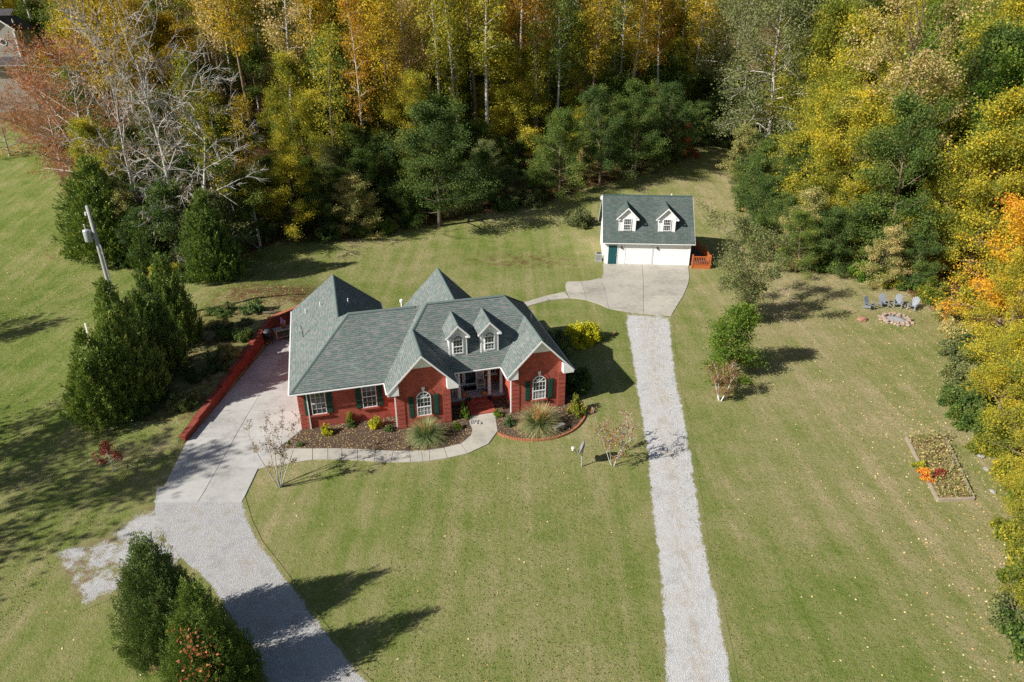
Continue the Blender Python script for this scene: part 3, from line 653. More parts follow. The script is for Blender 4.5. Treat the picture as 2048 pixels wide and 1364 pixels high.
# ------------------------------------------------------------------ garage
GA = math.radians(-3.5); GO = flat(1208, 527.5)
gar = thing('garage', 'white two door garage with dark green roof and two small gabled dormers', 'garage', GO, GA)
GW, GD, GE, GP = 8.95, 7.6, 2.5, .95
GRZ = GE+GP*4.2
add_roof(gar, [[(-.3, -.4, GE), (GW+.3, -.4, GE), (GW+.3, 3.8, GRZ), (-.3, 3.8, GRZ)], [(-.3, 3.8, GRZ), (GW+.3, 3.8, GRZ), (GW+.3, 8.0, GE), (-.3, 8.0, GE)]], M['roof_g'])
caps(gar, [((-.3, 3.8, GRZ), (GW+.3, 3.8, GRZ))], M['cap_g'])
g = MB().box(0, GW, 0, GD, -.3, 2.40)
for u in (0, GW): g.ext([(u, .1, 2.39), (u, GD-.1, 2.39), (u, 3.8, GRZ-.35)], (.3 if u == 0 else -.3, 0, 0))
g.build('wall', M['siding'], gar)
for u, s in ((-.303, -1), (GW+.303, 1)):
    for w_ in (-.4, 8.0): MB().ext([(u, 3.8, GRZ-.02), (u, w_, GE-.02), (u, w_, GE-.2), (u, 3.8, GRZ-.2)], (s*.03, 0, 0)).build('rake_board', M['white'], gar)
gutter(gar, (-.3, -.47, GE-.08), (GW+.3, -.47, GE-.08)); MB().box(-.28, GW+.28, -.38, -.01, 2.34, 2.385).build('soffit', M['white'], gar)
dn = MB().beam((GW-.08, -.05, .02), (GW-.08, -.05, 2.3), .08, .08).build('downspout', M['white'], gar)
dd = MB().box(.30, 1.36, -.035, .01, .02, 2.16).build('door', M['white'], gar); MB().box(.38, 1.28, -.05, -.03, .04, 2.08).build('door_leaf', M['gdoor'], dd); MB().lathe([(.03, 0), (.03, .06)], 8, (1.2, -.09, 1.0)).build('handle', M['steel'], dd)
for a in (.45, .87):
    for b in (.15, 1.15): MB().box(a, a+.33, -.06, -.045, b, b+.8).build('door_panel', M['gdoor'], dd)
for (a, b, nc) in ((2.16, 4.92, 8), (5.06, 8.82, 1)):
    t = MB(); t.box(a-.1, a, -.06, .01, .02, 2.24); t.box(b, b+.1 if b < 8 else b+.05, -.06, .01, .02, 2.24); t.box(a, b, -.06, .01, 2.14, 2.24)
    gd = t.build('garage_door', M['white'], gar)
    for r_ in range(4):
        pn = MB().box(a+.01, b-.01, -.025, .012, .03+r_*.53, .03+(r_+1)*.53-.018); 
        if nc > 1:
            for c in range(nc):
                x = a+.05+(b-a-.1)*c/nc; pn.box(x+.04, x+(b-a-.1)/nc-.04, -.037, -.02, .03+r_*.53+.09, .03+(r_+1)*.53-.11)
        pn.build('panel', M['siding'] if False else M['white'], gd)
for u in (1.75, 5.48):
    lp = MB().box(u-.06, u+.06, -.03, .01, 1.78, 2.0).build('wall_lantern', M['black'], gar); MB().lathe([(.05, 0), (.09, .06), (.08, .20), (.02, .28)], 8, (u, -.12, 1.72)).build('lantern', M['black'], lp)
def garage_window(u, wf, zb): return lambda dm: frame_window(dm, u, wf-.01, zb+.18, .82, 1.22, 4, 2, fw=.06)
for u in (2.22, 6.32):
    wf = .62; zb = GE+GP*(wf+.4)-.1
    dormer(gar, u, 1.66, wf, zb, zb+1.70, .34, 1.0, M['roof_g'], M['siding'], False, M['cap_g'], garage_window(u, wf, zb))
pipe(gar, 7.1, 4.1, GRZ-.3, .42, .07); MB().box(-.5, -.28, 3.6, 4.0, GRZ-.5, GRZ-.2).build('gable_vent', M['white'], gar)
# ------------------------------------------------------------------ neighbouring house on the hill
nb = at(-40, 190); nbz = hz(nb.x, nb.y)
def ray(px, py, t):
    a, b = (px-1024)/CAM_F, (py-682)/CAM_F
    return Vector((a*t, (CS-b*SN)*t, CAM_H-(SN+b*CS)*t))
c0 = ray(56, 130, 104)
NZ = hz(c0.x, c0.y)
nh = thing('neighbour_house', 'grey sided house with dark roof and a round window behind the rust coloured tree', 'house', (c0.x, c0.y, NZ), math.radians(10))
E1 = c0.z-NZ
MB().box(-12, -.6, .8, 9, -2.5, E1-.05).build('wall', M['gsiding'], nh)
add_roof(nh, [[(-12.5, 0, E1), (0, 0, E1), (0, 3.2, E1+1.6), (-12.5, 3.2, E1+1.6)]], M['roof_n'], .12); gutter(nh, (-12.5, -.06, E1-.08), (0, -.06, E1-.08))
up = MB(); zt = E1+4.9; up.box(-5.6, -1.6, 2.2, 9, E1+.4, zt-.1); up.ext([(-5.6, 2.2, zt-.12), (-1.6, 2.2, zt-.12), (-3.6, 2.2, zt+1.4)], (0, .3, 0)); up.build('upper_wall', M['gsiding'], nh)
gable_roof(nh, -6.0, -1.2, 1.8, 9, zt, .78, M['roof_n'], .12)
add_roof(nh, [[(-12, 4, zt), (-3.6, 4, zt), (-3.6, 8.9, zt+2.8), (-12, 8.9, zt+2.8)]], M['roof_n'], .12)
for s in (-1, 1): MB().ext([(-3.6, 1.79, zt+1.84), (-3.6+s*2.4, 1.79, zt-.03), (-3.6+s*2.4, 1.79, zt-.26), (-3.6, 1.79, zt+1.6)], (0, -.04, 0)).build('rake_board', M['white'], nh)
MB().box(-1.72, -1.52, 2.14, 2.3, E1+.9, zt-.1).build('corner_board', M['white'], nh)
rw = MB().ext([(-3.5+.52*math.cos(a*PI/10), 2.19, zt-1.75+.52*math.sin(a*PI/10)) for a in range(20)], (0, -.05, 0)).build('round_window', M['white'], nh)
MB().ext([(-3.5+.34*math.cos(a*PI/10), 2.13, zt-1.75+.34*math.sin(a*PI/10)) for a in range(20)], (0, -.02, 0)).build('pane', M['glass'], rw)
pipe(nh, -2.2, 4.2, zt+.9, .5, .08)
# ------------------------------------------------------------------ retaining wall with stepped courses
rwall = thing('retaining_wall', 'long red brick retaining wall stepping up beside the concrete drive', 'wall', (WA.x, WA.y, 0))
d = (WB-WA); Lw = d.length; d.normalize(); nrm = Vector((-d.y, d.x))
ns = 8
for i in range(ns):
    t0, t1 = i/ns, (i+1)/ns; top = .45+1.15*t0
    a, b = d*Lw*t0, d*Lw*t1
    lo = -.3
    q = [a-nrm*.02, b-nrm*.02, b+nrm*.30, a+nrm*.30]
    MB().slab([(p.x, p.y, top-.07) for p in q], top-.07-lo).build('wall_section', M['wbrick'], rwall)
    q = [a-nrm*.07-d*.02, b-nrm*.07-d*.0, b+nrm*.34, a+nrm*.34-d*.02]
    MB().slab([(p.x, p.y, top) for p in q], .068).build('coping', M['wbrick'], rwall)
d2 = (WC-WB); a = WB-WA; b = WC-WA+d2*1.6; n2 = Vector((-d2.y, d2.x)).normalized(); q = [a-n2*.02-d2.normalized()*.1, b, b+n2*.3, a+n2*.3-d2.normalized()*.1]
MB().slab([(p.x, p.y, 1.55) for p in q], 1.9).build('wall_section', M['wbrick'], rwall)
q = [a-n2*.07, b-n2*.05, b+n2*.34, a+n2*.34]; MB().slab([(p.x, p.y, 1.625) for p in q], .07).build('coping', M['edging'], rwall)
# ------------------------------------------------------------------ things in the yard
# utility pole
q = at(243, 660); up_ = thing('utility_pole', 'weathered wooden utility pole with a grey transformer above the cedars', 'pole', q)
PH = 10.3
MB().tube([(0, 0, -.4), (.03, 0, 3), (0, .02, 7), (-.02, 0, PH)], [.19, .175, .15, .125], 12).build('pole_shaft', M['pole'], up_, True)
tr = MB().lathe([(.02, -.03), (.27, 0), (.29, .05), (.29, .85), (.27, .92), (.10, .98)], 16, (-.50, -.12, PH-2.75)).build('transformer', M['steel'], up_, True)
MB().lathe([(.04, 0), (.06, .05), (.04, .1), (.06, .15), (.04, .2), (.055, .25), (.03, .42)], 10, (-.55, -.12, PH-1.80)).build('bushing', M['steel'], tr, True)
MB().beam((-.25, -.08, PH-2.5), (0, 0, PH-2.5), .08, .1).build('bracket', M['steel'], tr); MB().beam((-.25, -.08, PH-2.0), (0, 0, PH-2.0), .08, .1).build('bracket', M['steel'], tr)
MB().lathe([(.04, 0), (.11, .04), (.05, .08), (.11, .12), (.05, .16), (.09, .2), (.03, .3)], 10, (-.24, -.04, PH-.75)).build('insulator', M['white'], up_, True); MB().beam((-.24, -.04, PH-.62), (0, 0, PH-.66), .05, .06).build('insulator_arm', M['steel'], up_)
MB().tube([(.28, -.12, -.3), (.28, -.12, PH-3.2), (.20, -.08, PH-3.0)], .045, 8).build('conduit', M['steel'], up_)
for z in (1.6, 4.2, 6.6): MB().beam((0, 0, z), (.30, -.12, z), .05, .06).build('standoff', M['steel'], up_)
q = at(175, 668); tag(MB().add([(-.05, -.02, -.1), (.05, -.02, -.1), (.05, .02, -.1), (-.05, .02, -.1), (-.02, -.02, .95), (.12, -.02, .95), (.12, .02, .95), (-.02, .02, .95)], [(0, 3, 2, 1), (4, 5, 6, 7), (0, 1, 5, 4), (1, 2, 6, 5), (2, 3, 7, 6), (3, 0, 4, 7)]).build('marker_stake', M['white']), 'short white marker stake in the grass near the cedars', 'stake').location = q
# satellite dish on the lawn
q = at(1163, 934); sd = thing('satellite_dish', 'small grey satellite dish on a post in the front lawn', 'satellite dish', q)
MB().tube([(0, 0, -.2), (0, 0, 1.0), (.05, .05, 1.12)], .038, 8).build('post', M['steel'], sd)
dn_ = Vector((-.93, .16, .36)).normalized(); dx = dn_.cross(Vector((0, 0, 1))).normalized(); dy = dx.cross(dn_)
c_ = Vector((.04, .02, 1.28)); mb = MB(); k = 20
ring = [[c_+dn_*(.16*f*f-.02)+(dx*math.cos(a*2*PI/k)*.42+dy*math.sin(a*2*PI/k)*.48)*f for a in range(k)] for f in (.02, .4, .75, 1.0)]
for off in (0, -.02):
    o = len(mb.v)
    for r_ in ring: mb.v += [tuple(p+dn_*off) for p in r_]
    for i in range(3):
        for j in range(k):
            f = (o+i*k+j, o+i*k+(j+1) % k, o+(i+1)*k+(j+1) % k, o+(i+1)*k+j); mb.f.append(f if off == 0 else f[::-1])
mb.build('reflector', M['grey'], sd, True)
lnb = c_+dn_*.55-dy*.28
MB().tube([c_-dy*.45, lnb-dy*.05], .018, 6).build('feed_arm', M['grey'], sd); MB().beam(lnb-dx*.16, lnb+dx*.16, .09, .10).build('receiver', M['white'], sd); MB().beam(lnb-dn_*.05+dy*.05, lnb+dn_*.08+dy*.05, .12, .12).build('receiver_horn', M['white'], sd)
# adirondack chairs
def adirondack(name, loc, rz, label):
    t = thing(name, label, 'chair', loc, rz, 'chairs round the fire pit')
    for i in range(5):                                # seat slats, front at -y
        y = -.30+i*.12; z = .40-.028*i
        MB().beam((-.27, y, z), (.27, y, z), .105, .025).build('seat_slat', M['adir'], t)
    n = 5
    for i in range(n):
        x = -.22+.11*i; h_ = .82-.35*((i-2)/2)**2*.35
        MB().beam((x*.85, .24, .26), (x*1.15, .24+h_*.42, .26+h_), .098, .022, (0, 1, .4)).build('back_slat', M['adir'], t)
    for s in (-1, 1):
        MB().beam((s*.30, -.38, .0), (s*.30, -.38, .56), .035, .10).build('front_leg', M['adir'], t)
        MB().add([(s*.28-.015, -.36, .30), (s*.28+.015, -.36, .30), (s*.28+.015, -.36, .42), (s*.28-.015, -.36, .42), (s*.28-.015, .52, 0), (s*.28+.015, .52, 0), (s*.28+.015, .52, .10), (s*.28-.015, .52, .10)], [(0, 1, 2, 3), (7, 6, 5, 4), (0, 4, 5, 1), (1, 5, 6, 2), (2, 6, 7, 3), (3, 7, 4, 0)]).build('side_rail', M['adir'], t)
        MB().beam((s*.34, -.46, .575), (s*.32, .36, .575), .13, .028).build('armrest', M['adir'], t)
    MB().beam((-.26, .43, .66), (.26, .43, .66), .03, .06).build('back_brace', M['adir'], t)
    return t
fp = at(1791, 641)
for px, py, lab in ((1737, 618, 'grey adirondack chair turned sideways, beside the flat rock'), (1765, 613, 'grey adirondack chair second from the flat rock, behind the fire pit'), (1794, 614, 'grey adirondack chair directly behind the stone fire pit'), (1824, 619, 'grey adirondack chair at the end of the row beside the shrubs')):
    q = at(px, py); dv = fp-q; adirondack('adirondack_chair', q, math.atan2(dv.y, dv.x)+PI/2, lab)
pit = thing('fire_pit', 'ring of tan stones around a bed of grey ash in front of the chairs', 'fire pit', fp)
rr = R
def stone_mesh(seed, sx, sy, sz, mat):
    r = random.Random(seed); mb = MB(); k = 8
    prof = [(.55, 0), (.95, .25), (1.0, .55), (.8, .88), (.35, 1.0)]
    o = 0
    for i, (rad, z) in enumerate(prof):
        for j in range(k):
            a = 2*PI*j/k; f = rad*r.uniform(.82, 1.15); mb.v.append((math.cos(a)*f*sx/2, math.sin(a)*f*sy/2, (z-.1+r.uniform(-.06, .06))*sz))
    for i in range(4):
        for j in range(k): mb.f.append((i*k+j, i*k+(j+1) % k, (i+1)*k+(j+1) % k, (i+1)*k+j))
    mb.f.append(tuple(range(k))[::-1]); mb.f.append(tuple(4*k+j for j in range(k)))
    return mb.mesh('stone', mat)
SM = [stone_mesh(i, .36, .30, .24, M['stone']) for i in range(5)]
for i in range(30):
    a = 2*PI*i/30+R.uniform(-.05, .05); lay = i % 2; rad = 1.02+(.22 if i % 3 == 0 else 0)
    link('stone', SM[i % 5], pit, (math.cos(a)*rad*1.05, math.sin(a)*rad, 0), a+R.uniform(-.5, .5), (R.uniform(.8, 1.2),)*3)
for i in range(16):
    a = 2*PI*i/16+.1; link('stone', SM[(i+2) % 5], pit, (math.cos(a)*1.06, math.sin(a)*.98, .17), a, (R.uniform(.7, 1),)*3)
MB().lathe([(.95, 0), (.9, .06), (.5, .10), (.1, .08)], 18, (0, 0, .0)).build('ash_bed', M['ash'], pit, True)
q = at(1723, 641); rk = tag(link('flat_rock', stone_mesh(31, 1.1, .75, .30, M['red']), None, q, .4), 'flat reddish rock lying in the grass left of the fire pit', 'rock')
q = at(1229, 669); tag(link('clay_stone', stone_mesh(33, .45, .36, .3, M['red']), None, q, .9), 'small red clay stone on the grass by the yellow shrub', 'stone')
# raised garden bed
B = [at(*p) for p in ((1812, 878), (1874, 1003), (1946, 1002), (1886, 872))]
rb = thing('raised_bed', 'overgrown raised garden bed framed by weathered grey timbers', 'garden bed', B[1])
for i, j, cnt in ((0, 1, 3), (1, 2, 2), (2, 3, 3)):
    for k in range(cnt):
        a, b = B[i].lerp(B[j], k/cnt+.004)-B[1], B[i].lerp(B[j], (k+1)/cnt-.004)-B[1]
        MB().beam(a+Vector((0, 0, .07)), b+Vector((0, 0, .07+.01*k)), .13, .20).build('timber', M['oldwood'], rb)
MB().slab([(p-B[1]).to_tuple()[:2]+(.09,) for p in (B[0], B[1], B[2], B[3])], .2).build('soil', M['soil'], rb)
MB().beam(at(1897, 950)-B[1], at(1897, 950)-B[1]+Vector((0, 0, 1.0)), .04, .04).build('stake', M['oldwood'], rb)
# deck and railing beside the garage
DO = GO+Matrix.Rotation(GA, 3, 'Z') @ Vector((GW+.12, -.9, 0))
dk = thing('wooden_ramp', 'orange stained wooden ramp with railings beside the garage', 'ramp', DO, GA)
MB().box(.02, 1.75, .1, 6.6, .30, .36).build('deck_floor', M['dark'], dk)
for i in range(13): MB().box(.0, 1.78, .1+i*.5, .1+i*.5+.47, .362, .39).build('deck_board', M['dark'], dk)
def rail(a, b, n):
    a, b = Vector(a), Vector(b)
    for z in (.50, 1.28): MB().beam(a+Vector((0, 0, z)), b+Vector((0, 0, z)), .09, .07 if z < 1 else .10).build('rail', M['cedar_wood'], dk)
    for i in range(1, n):
        p = a.lerp(b, i/n); MB().beam(p+Vector((0, 0, .42)), p+Vector((0, 0, 1.26)), .13, .035).build('baluster', M['cedar_wood'], dk)
rail((0, 0, 0), (1.82, 0, 0), 10); rail((1.82, 0, 0), (1.82, 3.2, 0), 15); rail((1.82, 3.2, -.1), (1.2, 6.6, -.1), 15)
for p in ((0, 0), (1.82, 0), (1.82, 3.2), (1.2, 6.6)): MB().box(p[0]-.07, p[0]+.07, p[1]-.07, p[1]+.07, -.2, 1.5).build('post', M['cedar_wood'], dk)
MB().box(.05, 1.8, -.02, .03, -.05, .42).build('skirt_board', M['cedar_wood'], dk)
# air conditioner beside the garage door side, small planter at the corner
ac = thing('air_conditioner', 'grey outdoor air conditioning unit against the left wall of the garage', 'air conditioner', GO+Matrix.Rotation(GA, 3, 'Z') @ Vector((-.55, .9, 0)), GA)
MB().box(-.38, .38, -.35, .35, -.05, .10).build('base', M['rock'], ac); MB().box(-.34, .34, -.32, .32, .102, .86).build('cabinet', M['steel'], ac)
for i in range(7): MB().box(-.345, .345, -.328, -.321, .18+i*.09, .21+i*.09).build('louver', M['dark'], ac)
MB().lathe([(.27, 0), (.27, .05), (.1, .07)], 16, (0, 0, .862)).build('fan_guard', M['dark'], ac)
# rocking chairs on the porch
def rocker(name, loc, rz, label):
    t = thing(name, label, 'rocking chair', loc, rz, 'porch rocking chairs')
    for s in (-1, 1):
        MB().tube([(s*.27, -.42, .07), (s*.27, -.2, .025), (s*.27, .1, .02), (s*.27, .42, .06), (s*.27, .58, .12)], .024, 6).build('rocker', M['white'], t)
        MB().beam((s*.27, -.25, .03), (s*.27, -.25, .62), .045, .045).build('front_leg', M['white'], t)
        MB().beam((s*.25, .24, .03), (s*.25, .50, 1.14), .045, .045).build('back_post', M['white'], t)
        MB().beam((s*.29, -.34, .635), (s*.28, .32, .635), .10, .028).build('armrest', M['white'], t)
        MB().beam((s*.27, -.25, .2), (s*.26, .27, .2), .025, .03).build('stretcher', M['white'], t)
    MB().beam((-.27, -.25, .22), (.27, -.25, .22), .03, .05).build('stretcher', M['white'], t)
    for i in range(6): MB().beam((-.27, -.25+i*.1, .42-.012*i), (.27, -.25+i*.1, .42-.012*i), .08, .022).build('seat_slat', M['white'], t)
    MB().beam((-.26, .495, 1.10), (.26, .495, 1.10), .03, .10).build('top_rail', M['white'], t); MB().beam((-.26, .31, .48), (.26, .31, .48), .03, .06).build('back_rail', M['white'], t)
    for i in range(6): x = -.19+.076*i; MB().beam((x, .31, .50), (x, .49, 1.08), .034, .02).build('back_slat', M['white'], t)
    MB().lathe([(.05, 0), (.20, .02), (.22, .06), (.2, .10), (.05, .12)], 8, (0, .05, .44)).build('cushion', M['cushion'], t, True)
    return t
rocker('rocking_chair', hp(12.15, .95, .47), ALPHA-.15, 'white slatted rocking chair with a cushion, right of the front door')
rocker('rocking_chair', hp(10.05, .85, .47), ALPHA+.75, 'white rocking chair angled behind the left porch column')
tag(MB().box(-.45, .45, -.27, .27, 0, .02).build('doormat', M['mat']), 'dark doormat in front of the glass front door', 'doormat')
bpy.data.objects['doormat'].location = hp(11.42, 1.15, .472); bpy.data.objects['doormat'].rotation_euler.z = ALPHA
def pumpkin(loc, r, label):
    t = thing('pumpkin', label, 'pumpkin', loc)
    MB().lathe([(.15*r, .02*r), (.75*r, .15*r), (1.0*r, .6*r), (.9*r, 1.1*r), (.5*r, 1.4*r), (.12*r, 1.33*r)], 24, sq=lambda a: 1-.07*abs(math.sin(a*5))).build('body', M['orange'], t, True)
    MB().tube([(0, 0, 1.3*r), (.02, 0, 1.5*r), (.08*r, .05*r, 1.72*r)], [.11*r, .07*r, .06*r], 6).build('stem', M['oldwood'], t)
pumpkin(hp(10.78, .12, .47), .18, 'orange pumpkin on the porch by the left column'); pumpkin(hp(12.18, .0, .47), .20, 'orange pumpkin at the top of the steps beside the purple mums')
# grill corner behind the house
gq = at(538, 690)
g = thing('kettle_grill', 'black egg shaped grill standing by the retaining wall', 'grill', (gq.x, gq.y, 0.046))
MB().lathe([(.12, .45), (.34, .55), (.42, .85), (.42, 1.02)], 16).build('bowl', M['black'], g, True); MB().lathe([(.42, 1.03), (.38, 1.22), (.2, 1.38), (.05, 1.42)], 16).build('lid', M['dark'], g, True)
for a in range(3): MB().tube([(.25*math.cos(a*2.1), .25*math.sin(a*2.1), .6), (.36*math.cos(a*2.1), .36*math.sin(a*2.1), 0)], .03, 6).build('leg', M['black'], g)
MB().beam((-.12, -.40, 1.2), (.12, -.40, 1.2), .03, .03).build('handle', M['steel'], g)
tb = gq+Vector((1.0, 1.15, 0)); t = thing('grill_cart', 'wooden grill cart with a pale top beside the black grill', 'cart', (tb.x, tb.y, .046), math.radians(35))
MB().box(-.85, .85, -.38, .38, .86, .93).build('table_top', M['rock'], t); MB().box(-.75, .75, -.32, .32, .25, .30).build('shelf', M['oldwood'], t)
for sx in (-1, 1):
    for sy in (-1, 1): MB().box(sx*.75-.05, sx*.75+.05, sy*.32-.05, sy*.32+.05, 0, .858).build('leg', M['oldwood'], t)
tc = gq+Vector((2.15, 1.7, 0)); t = thing('covered_grill', 'grill under a dark green canvas cover by the back wall', 'grill', (tc.x, tc.y, .046), math.radians(10))
MB().add([(-.8, -.4, .2), (.8, -.4, .2), (.8, .4, .2), (-.8, .4, .2), (-.6, -.32, 1.15), (.6, -.32, 1.15), (.55, .25, 1.3), (-.55, .25, 1.3)], [(0, 3, 2, 1), (4, 5, 6, 7), (0, 1, 5, 4), (1, 2, 6, 5), (2, 3, 7, 6), (3, 0, 4, 7)]).build('cover', M['tarp'], t)
for sx in (-.6, .6): MB().tube([(sx, -.45, .18), (sx, -.36, .18)], .18, 12).build('wheel', M['black'], t)
# bench swing in the trees
q = at(925, 418); sw = thing('garden_swing', 'reddish wooden bench swing on a frame at the edge of the woods', 'swing', q, math.radians(12))
for s in (-1, 1):
    for y in (-.6, .6): MB().beam((s*1.05, y, 0), (s*1.0, y*.1, 1.95), .09, .09).build('frame_leg', M['red'], sw)
    MB().tube([(s*.65, .0, 1.9), (s*.65, -.1, .62)], .012, 5).build('chain', M['steel'], sw)
MB().beam((-1.15, 0, 2.0), (1.15, 0, 2.0), .1, .12).build('top_beam', M['red'], sw)
for i in range(4): MB().beam((-.7, -.3+i*.13, .48), (.7, -.3+i*.13, .48), .1, .025).build('seat_slat', M['red'], sw)
for i in range(4): MB().beam((-.7, .2+i*.05, .58+i*.13), (.7, .2+i*.05, .58+i*.13), .02, .1).build('back_slat', M['red'], sw)
# stone bench in the mulch bed, drain stones by the steps, fallen log
q = flat(1117, 862); sb = thing('stone_bench', 'small grey stone bench beside the tall ornamental grass', 'bench', (q.x, q.y, .035), ALPHA+.35)
MB().box(-.42, .42, -.16, .16, .34, .42).build('seat', M['rock'], sb)
for s in (-1, 1): MB().box(s*.26-.07, s*.26+.07, -.12, .12, -.02, .34).build('leg', M['rock'], sb)
RS = [stone_mesh(60+i, .16, .13, .09, M['rock']) for i in range(4)]
for i in range(22):
    q = flat(*cr7((1785+R.uniform(0, 105), 335+R.uniform(-14, 18)-(0)))); tag(link('river_stone', RS[i % 4], None, (q.x, q.y, .04), R.uniform(0, 6)), 'small grey river stone at the foot of the brick steps', 'stone', 'river stones by the steps')
q = at(548, 628); tag(MB().tube([(-.9, 0, .1), (0, .03, .13), (.9, .1, .1)], [.10, .12, .09], 8).build('fallen_log', M['bark_dark'], None, True), 'short grey log on the leafy bank behind the house', 'log').location = q
for i, (px, py, w_) in enumerate(((1962, 915, .5), (1972, 940, .4), (1985, 985, .35))):
    q = at(px, py); tag(link('field_stone', stone_mesh(80+i, w_, w_*.8, .18, M['rock']), None, q, i), 'pale field stone in the dirt near the raised bed', 'stone', 'field stones near the raised bed')
# ------------------------------------------------------------------ trees
def wander(rng, p, d, L, n, curl, lift=0.0):
    pts = [np.array(p, float)]; d = np.array(d, float)
    for i in range(n):
        d = d+rng.normal(size=3)*curl+np.array([0, 0, lift]); d /= np.linalg.norm(d); pts.append(pts[-1]+d*L/n)
    return pts
class Tree:
    """skeleton of a broadleaf tree: trunk, limbs, boughs, twigs"""
    def __init__(s, seed, h, r, base, crown, nl=22, shape='round', nb=5, twig=False, lift=.10, stems=1, wob=.05, up=(.35, 1.0), top=.97, tsides=7, tk=1.0):
        s.rng = rng = np.random.default_rng(seed); s.mb = MB(); s.seg = []; s.h = h
        for st in range(stems):
            d0 = np.array([0, 0, 1.0])
            if stems > 1: a = 2*PI*st/stems+rng.uniform(-.4, .4); d0 = np.array([math.cos(a)*.38, math.sin(a)*.38, 1])
            tp = wander(rng, (0, 0, -.3), d0/np.linalg.norm(d0), h*top+.3, 9, wob, .04 if stems > 1 else .02)
            rad = [r*(1-.86*(i/9)**.9) for i in range(10)]; rad[0] *= 1.35
            if stems > 1: rad = [q*.6 for q in rad]
            s.mb.tube([tuple(q) for q in tp], rad, tsides, False)
            n = max(4, nl//stems)
            for i in range(n):
                t = base+(1-base)*((i+rng.uniform(.1, .9))/n)*.97; f = (t-base)/(1-base)
                k = min(8.99, t*9); j = int(k); p = tp[j]+(tp[j+1]-tp[j])*(k-j); rr_ = rad[j]*.45
                if shape == 'round': Lf = math.sqrt(max(.05, 1-(2*f-.75)**2/1.7))
                elif shape == 'tall': Lf = (.55+.45*math.sin(PI*min(1, f*1.05)))
                elif shape == 'vase': Lf = .45+.65*f
                elif shape == 'dome': Lf = math.sqrt(max(.06, 1-f*f*.96))
                else: Lf = 1-.85*f
                a = i*2.399963+rng.uniform(-.5, .5); e = up[0]+(up[1]-up[0])*f+rng.uniform(-.15, .15)
                Lm = crown*Lf*rng.uniform(.75, 1.12)
                lp = wander(rng, p, (math.cos(a)*math.cos(e), math.sin(a)*math.cos(e), math.sin(e)), Lm, 5, .13, lift*.4)
                s.mb.tube([tuple(q) for q in lp], [max(.012, rr_*(1-.8*q/5)) for q in range(6)], 5, False)
                s.seg.append((lp[3], lp[5]))
                for b_ in range(nb):
                    u = rng.uniform(.3, 1.0); k = min(4.99, u*5); j = int(k); q0 = lp[j]+(lp[j+1]-lp[j])*(k-j)
                    dd = (lp[j+1]-lp[j]); dd = dd/np.linalg.norm(dd)+rng.normal(size=3)*.62; dd /= np.linalg.norm(dd)
                    bl = Lm*rng.uniform(.25, .45); bp = wander(rng, q0, dd, bl, 3, .16, lift)
                    s.mb.tube([tuple(q) for q in bp], [max(.008*tk, rr_*.4*(1-.7*q/3)) for q in range(4)], 4, False); s.seg.append((bp[1], bp[3]))
                    if twig:
                        for c_ in range(twig):
                            k = rng.uniform(.2, 1)*3; j = min(2, int(k)); q1 = bp[j]+(bp[j+1]-bp[j])*(k-j)
                            dd = (bp[j+1]-bp[j]); dd = dd/np.linalg.norm(dd)+rng.normal(size=3)*.55+np.array([0, 0, .1]); dd /= np.linalg.norm(dd)
                            wp = wander(rng, q1, dd, bl*rng.uniform(.3, .7), 2, .15, lift)
                            s.mb.tube([tuple(q) for q in wp], [.012*tk, .010*tk, .006*tk], 3, False); s.seg.append((wp[0], wp[2]))
    def trunk(s, mat):
        me = s.mb.mesh('trunk', mat, True); return me
    def leaves(s, n, size, spread, mat, zsq=.8, clump=.3, up=.35):
        rng = s.rng; A = np.array([a for a, b in s.seg]); B = np.array([b for a, b in s.seg]); k = len(A)
        wgt = rng.uniform(.35, 1.6, k); wgt /= wgt.sum()
        i = rng.choice(k, n, p=wgt); t = rng.uniform(-.1, 1.15, n)[:, None]
        C = A[i]+(B[i]-A[i])*t+rng.normal(size=(n, 3))*np.array([spread, spread, spread*zsq])
        C[:, 2] = np.maximum(C[:, 2], .15)
        ct = rng.uniform(0, 1, k)[i]; tint = .5+(ct-.5)*clump*2.0+rng.normal(size=n)*.16
        return np_mesh('crown', leaf_quads(C, size, rng, up), 4, [mat], tint)
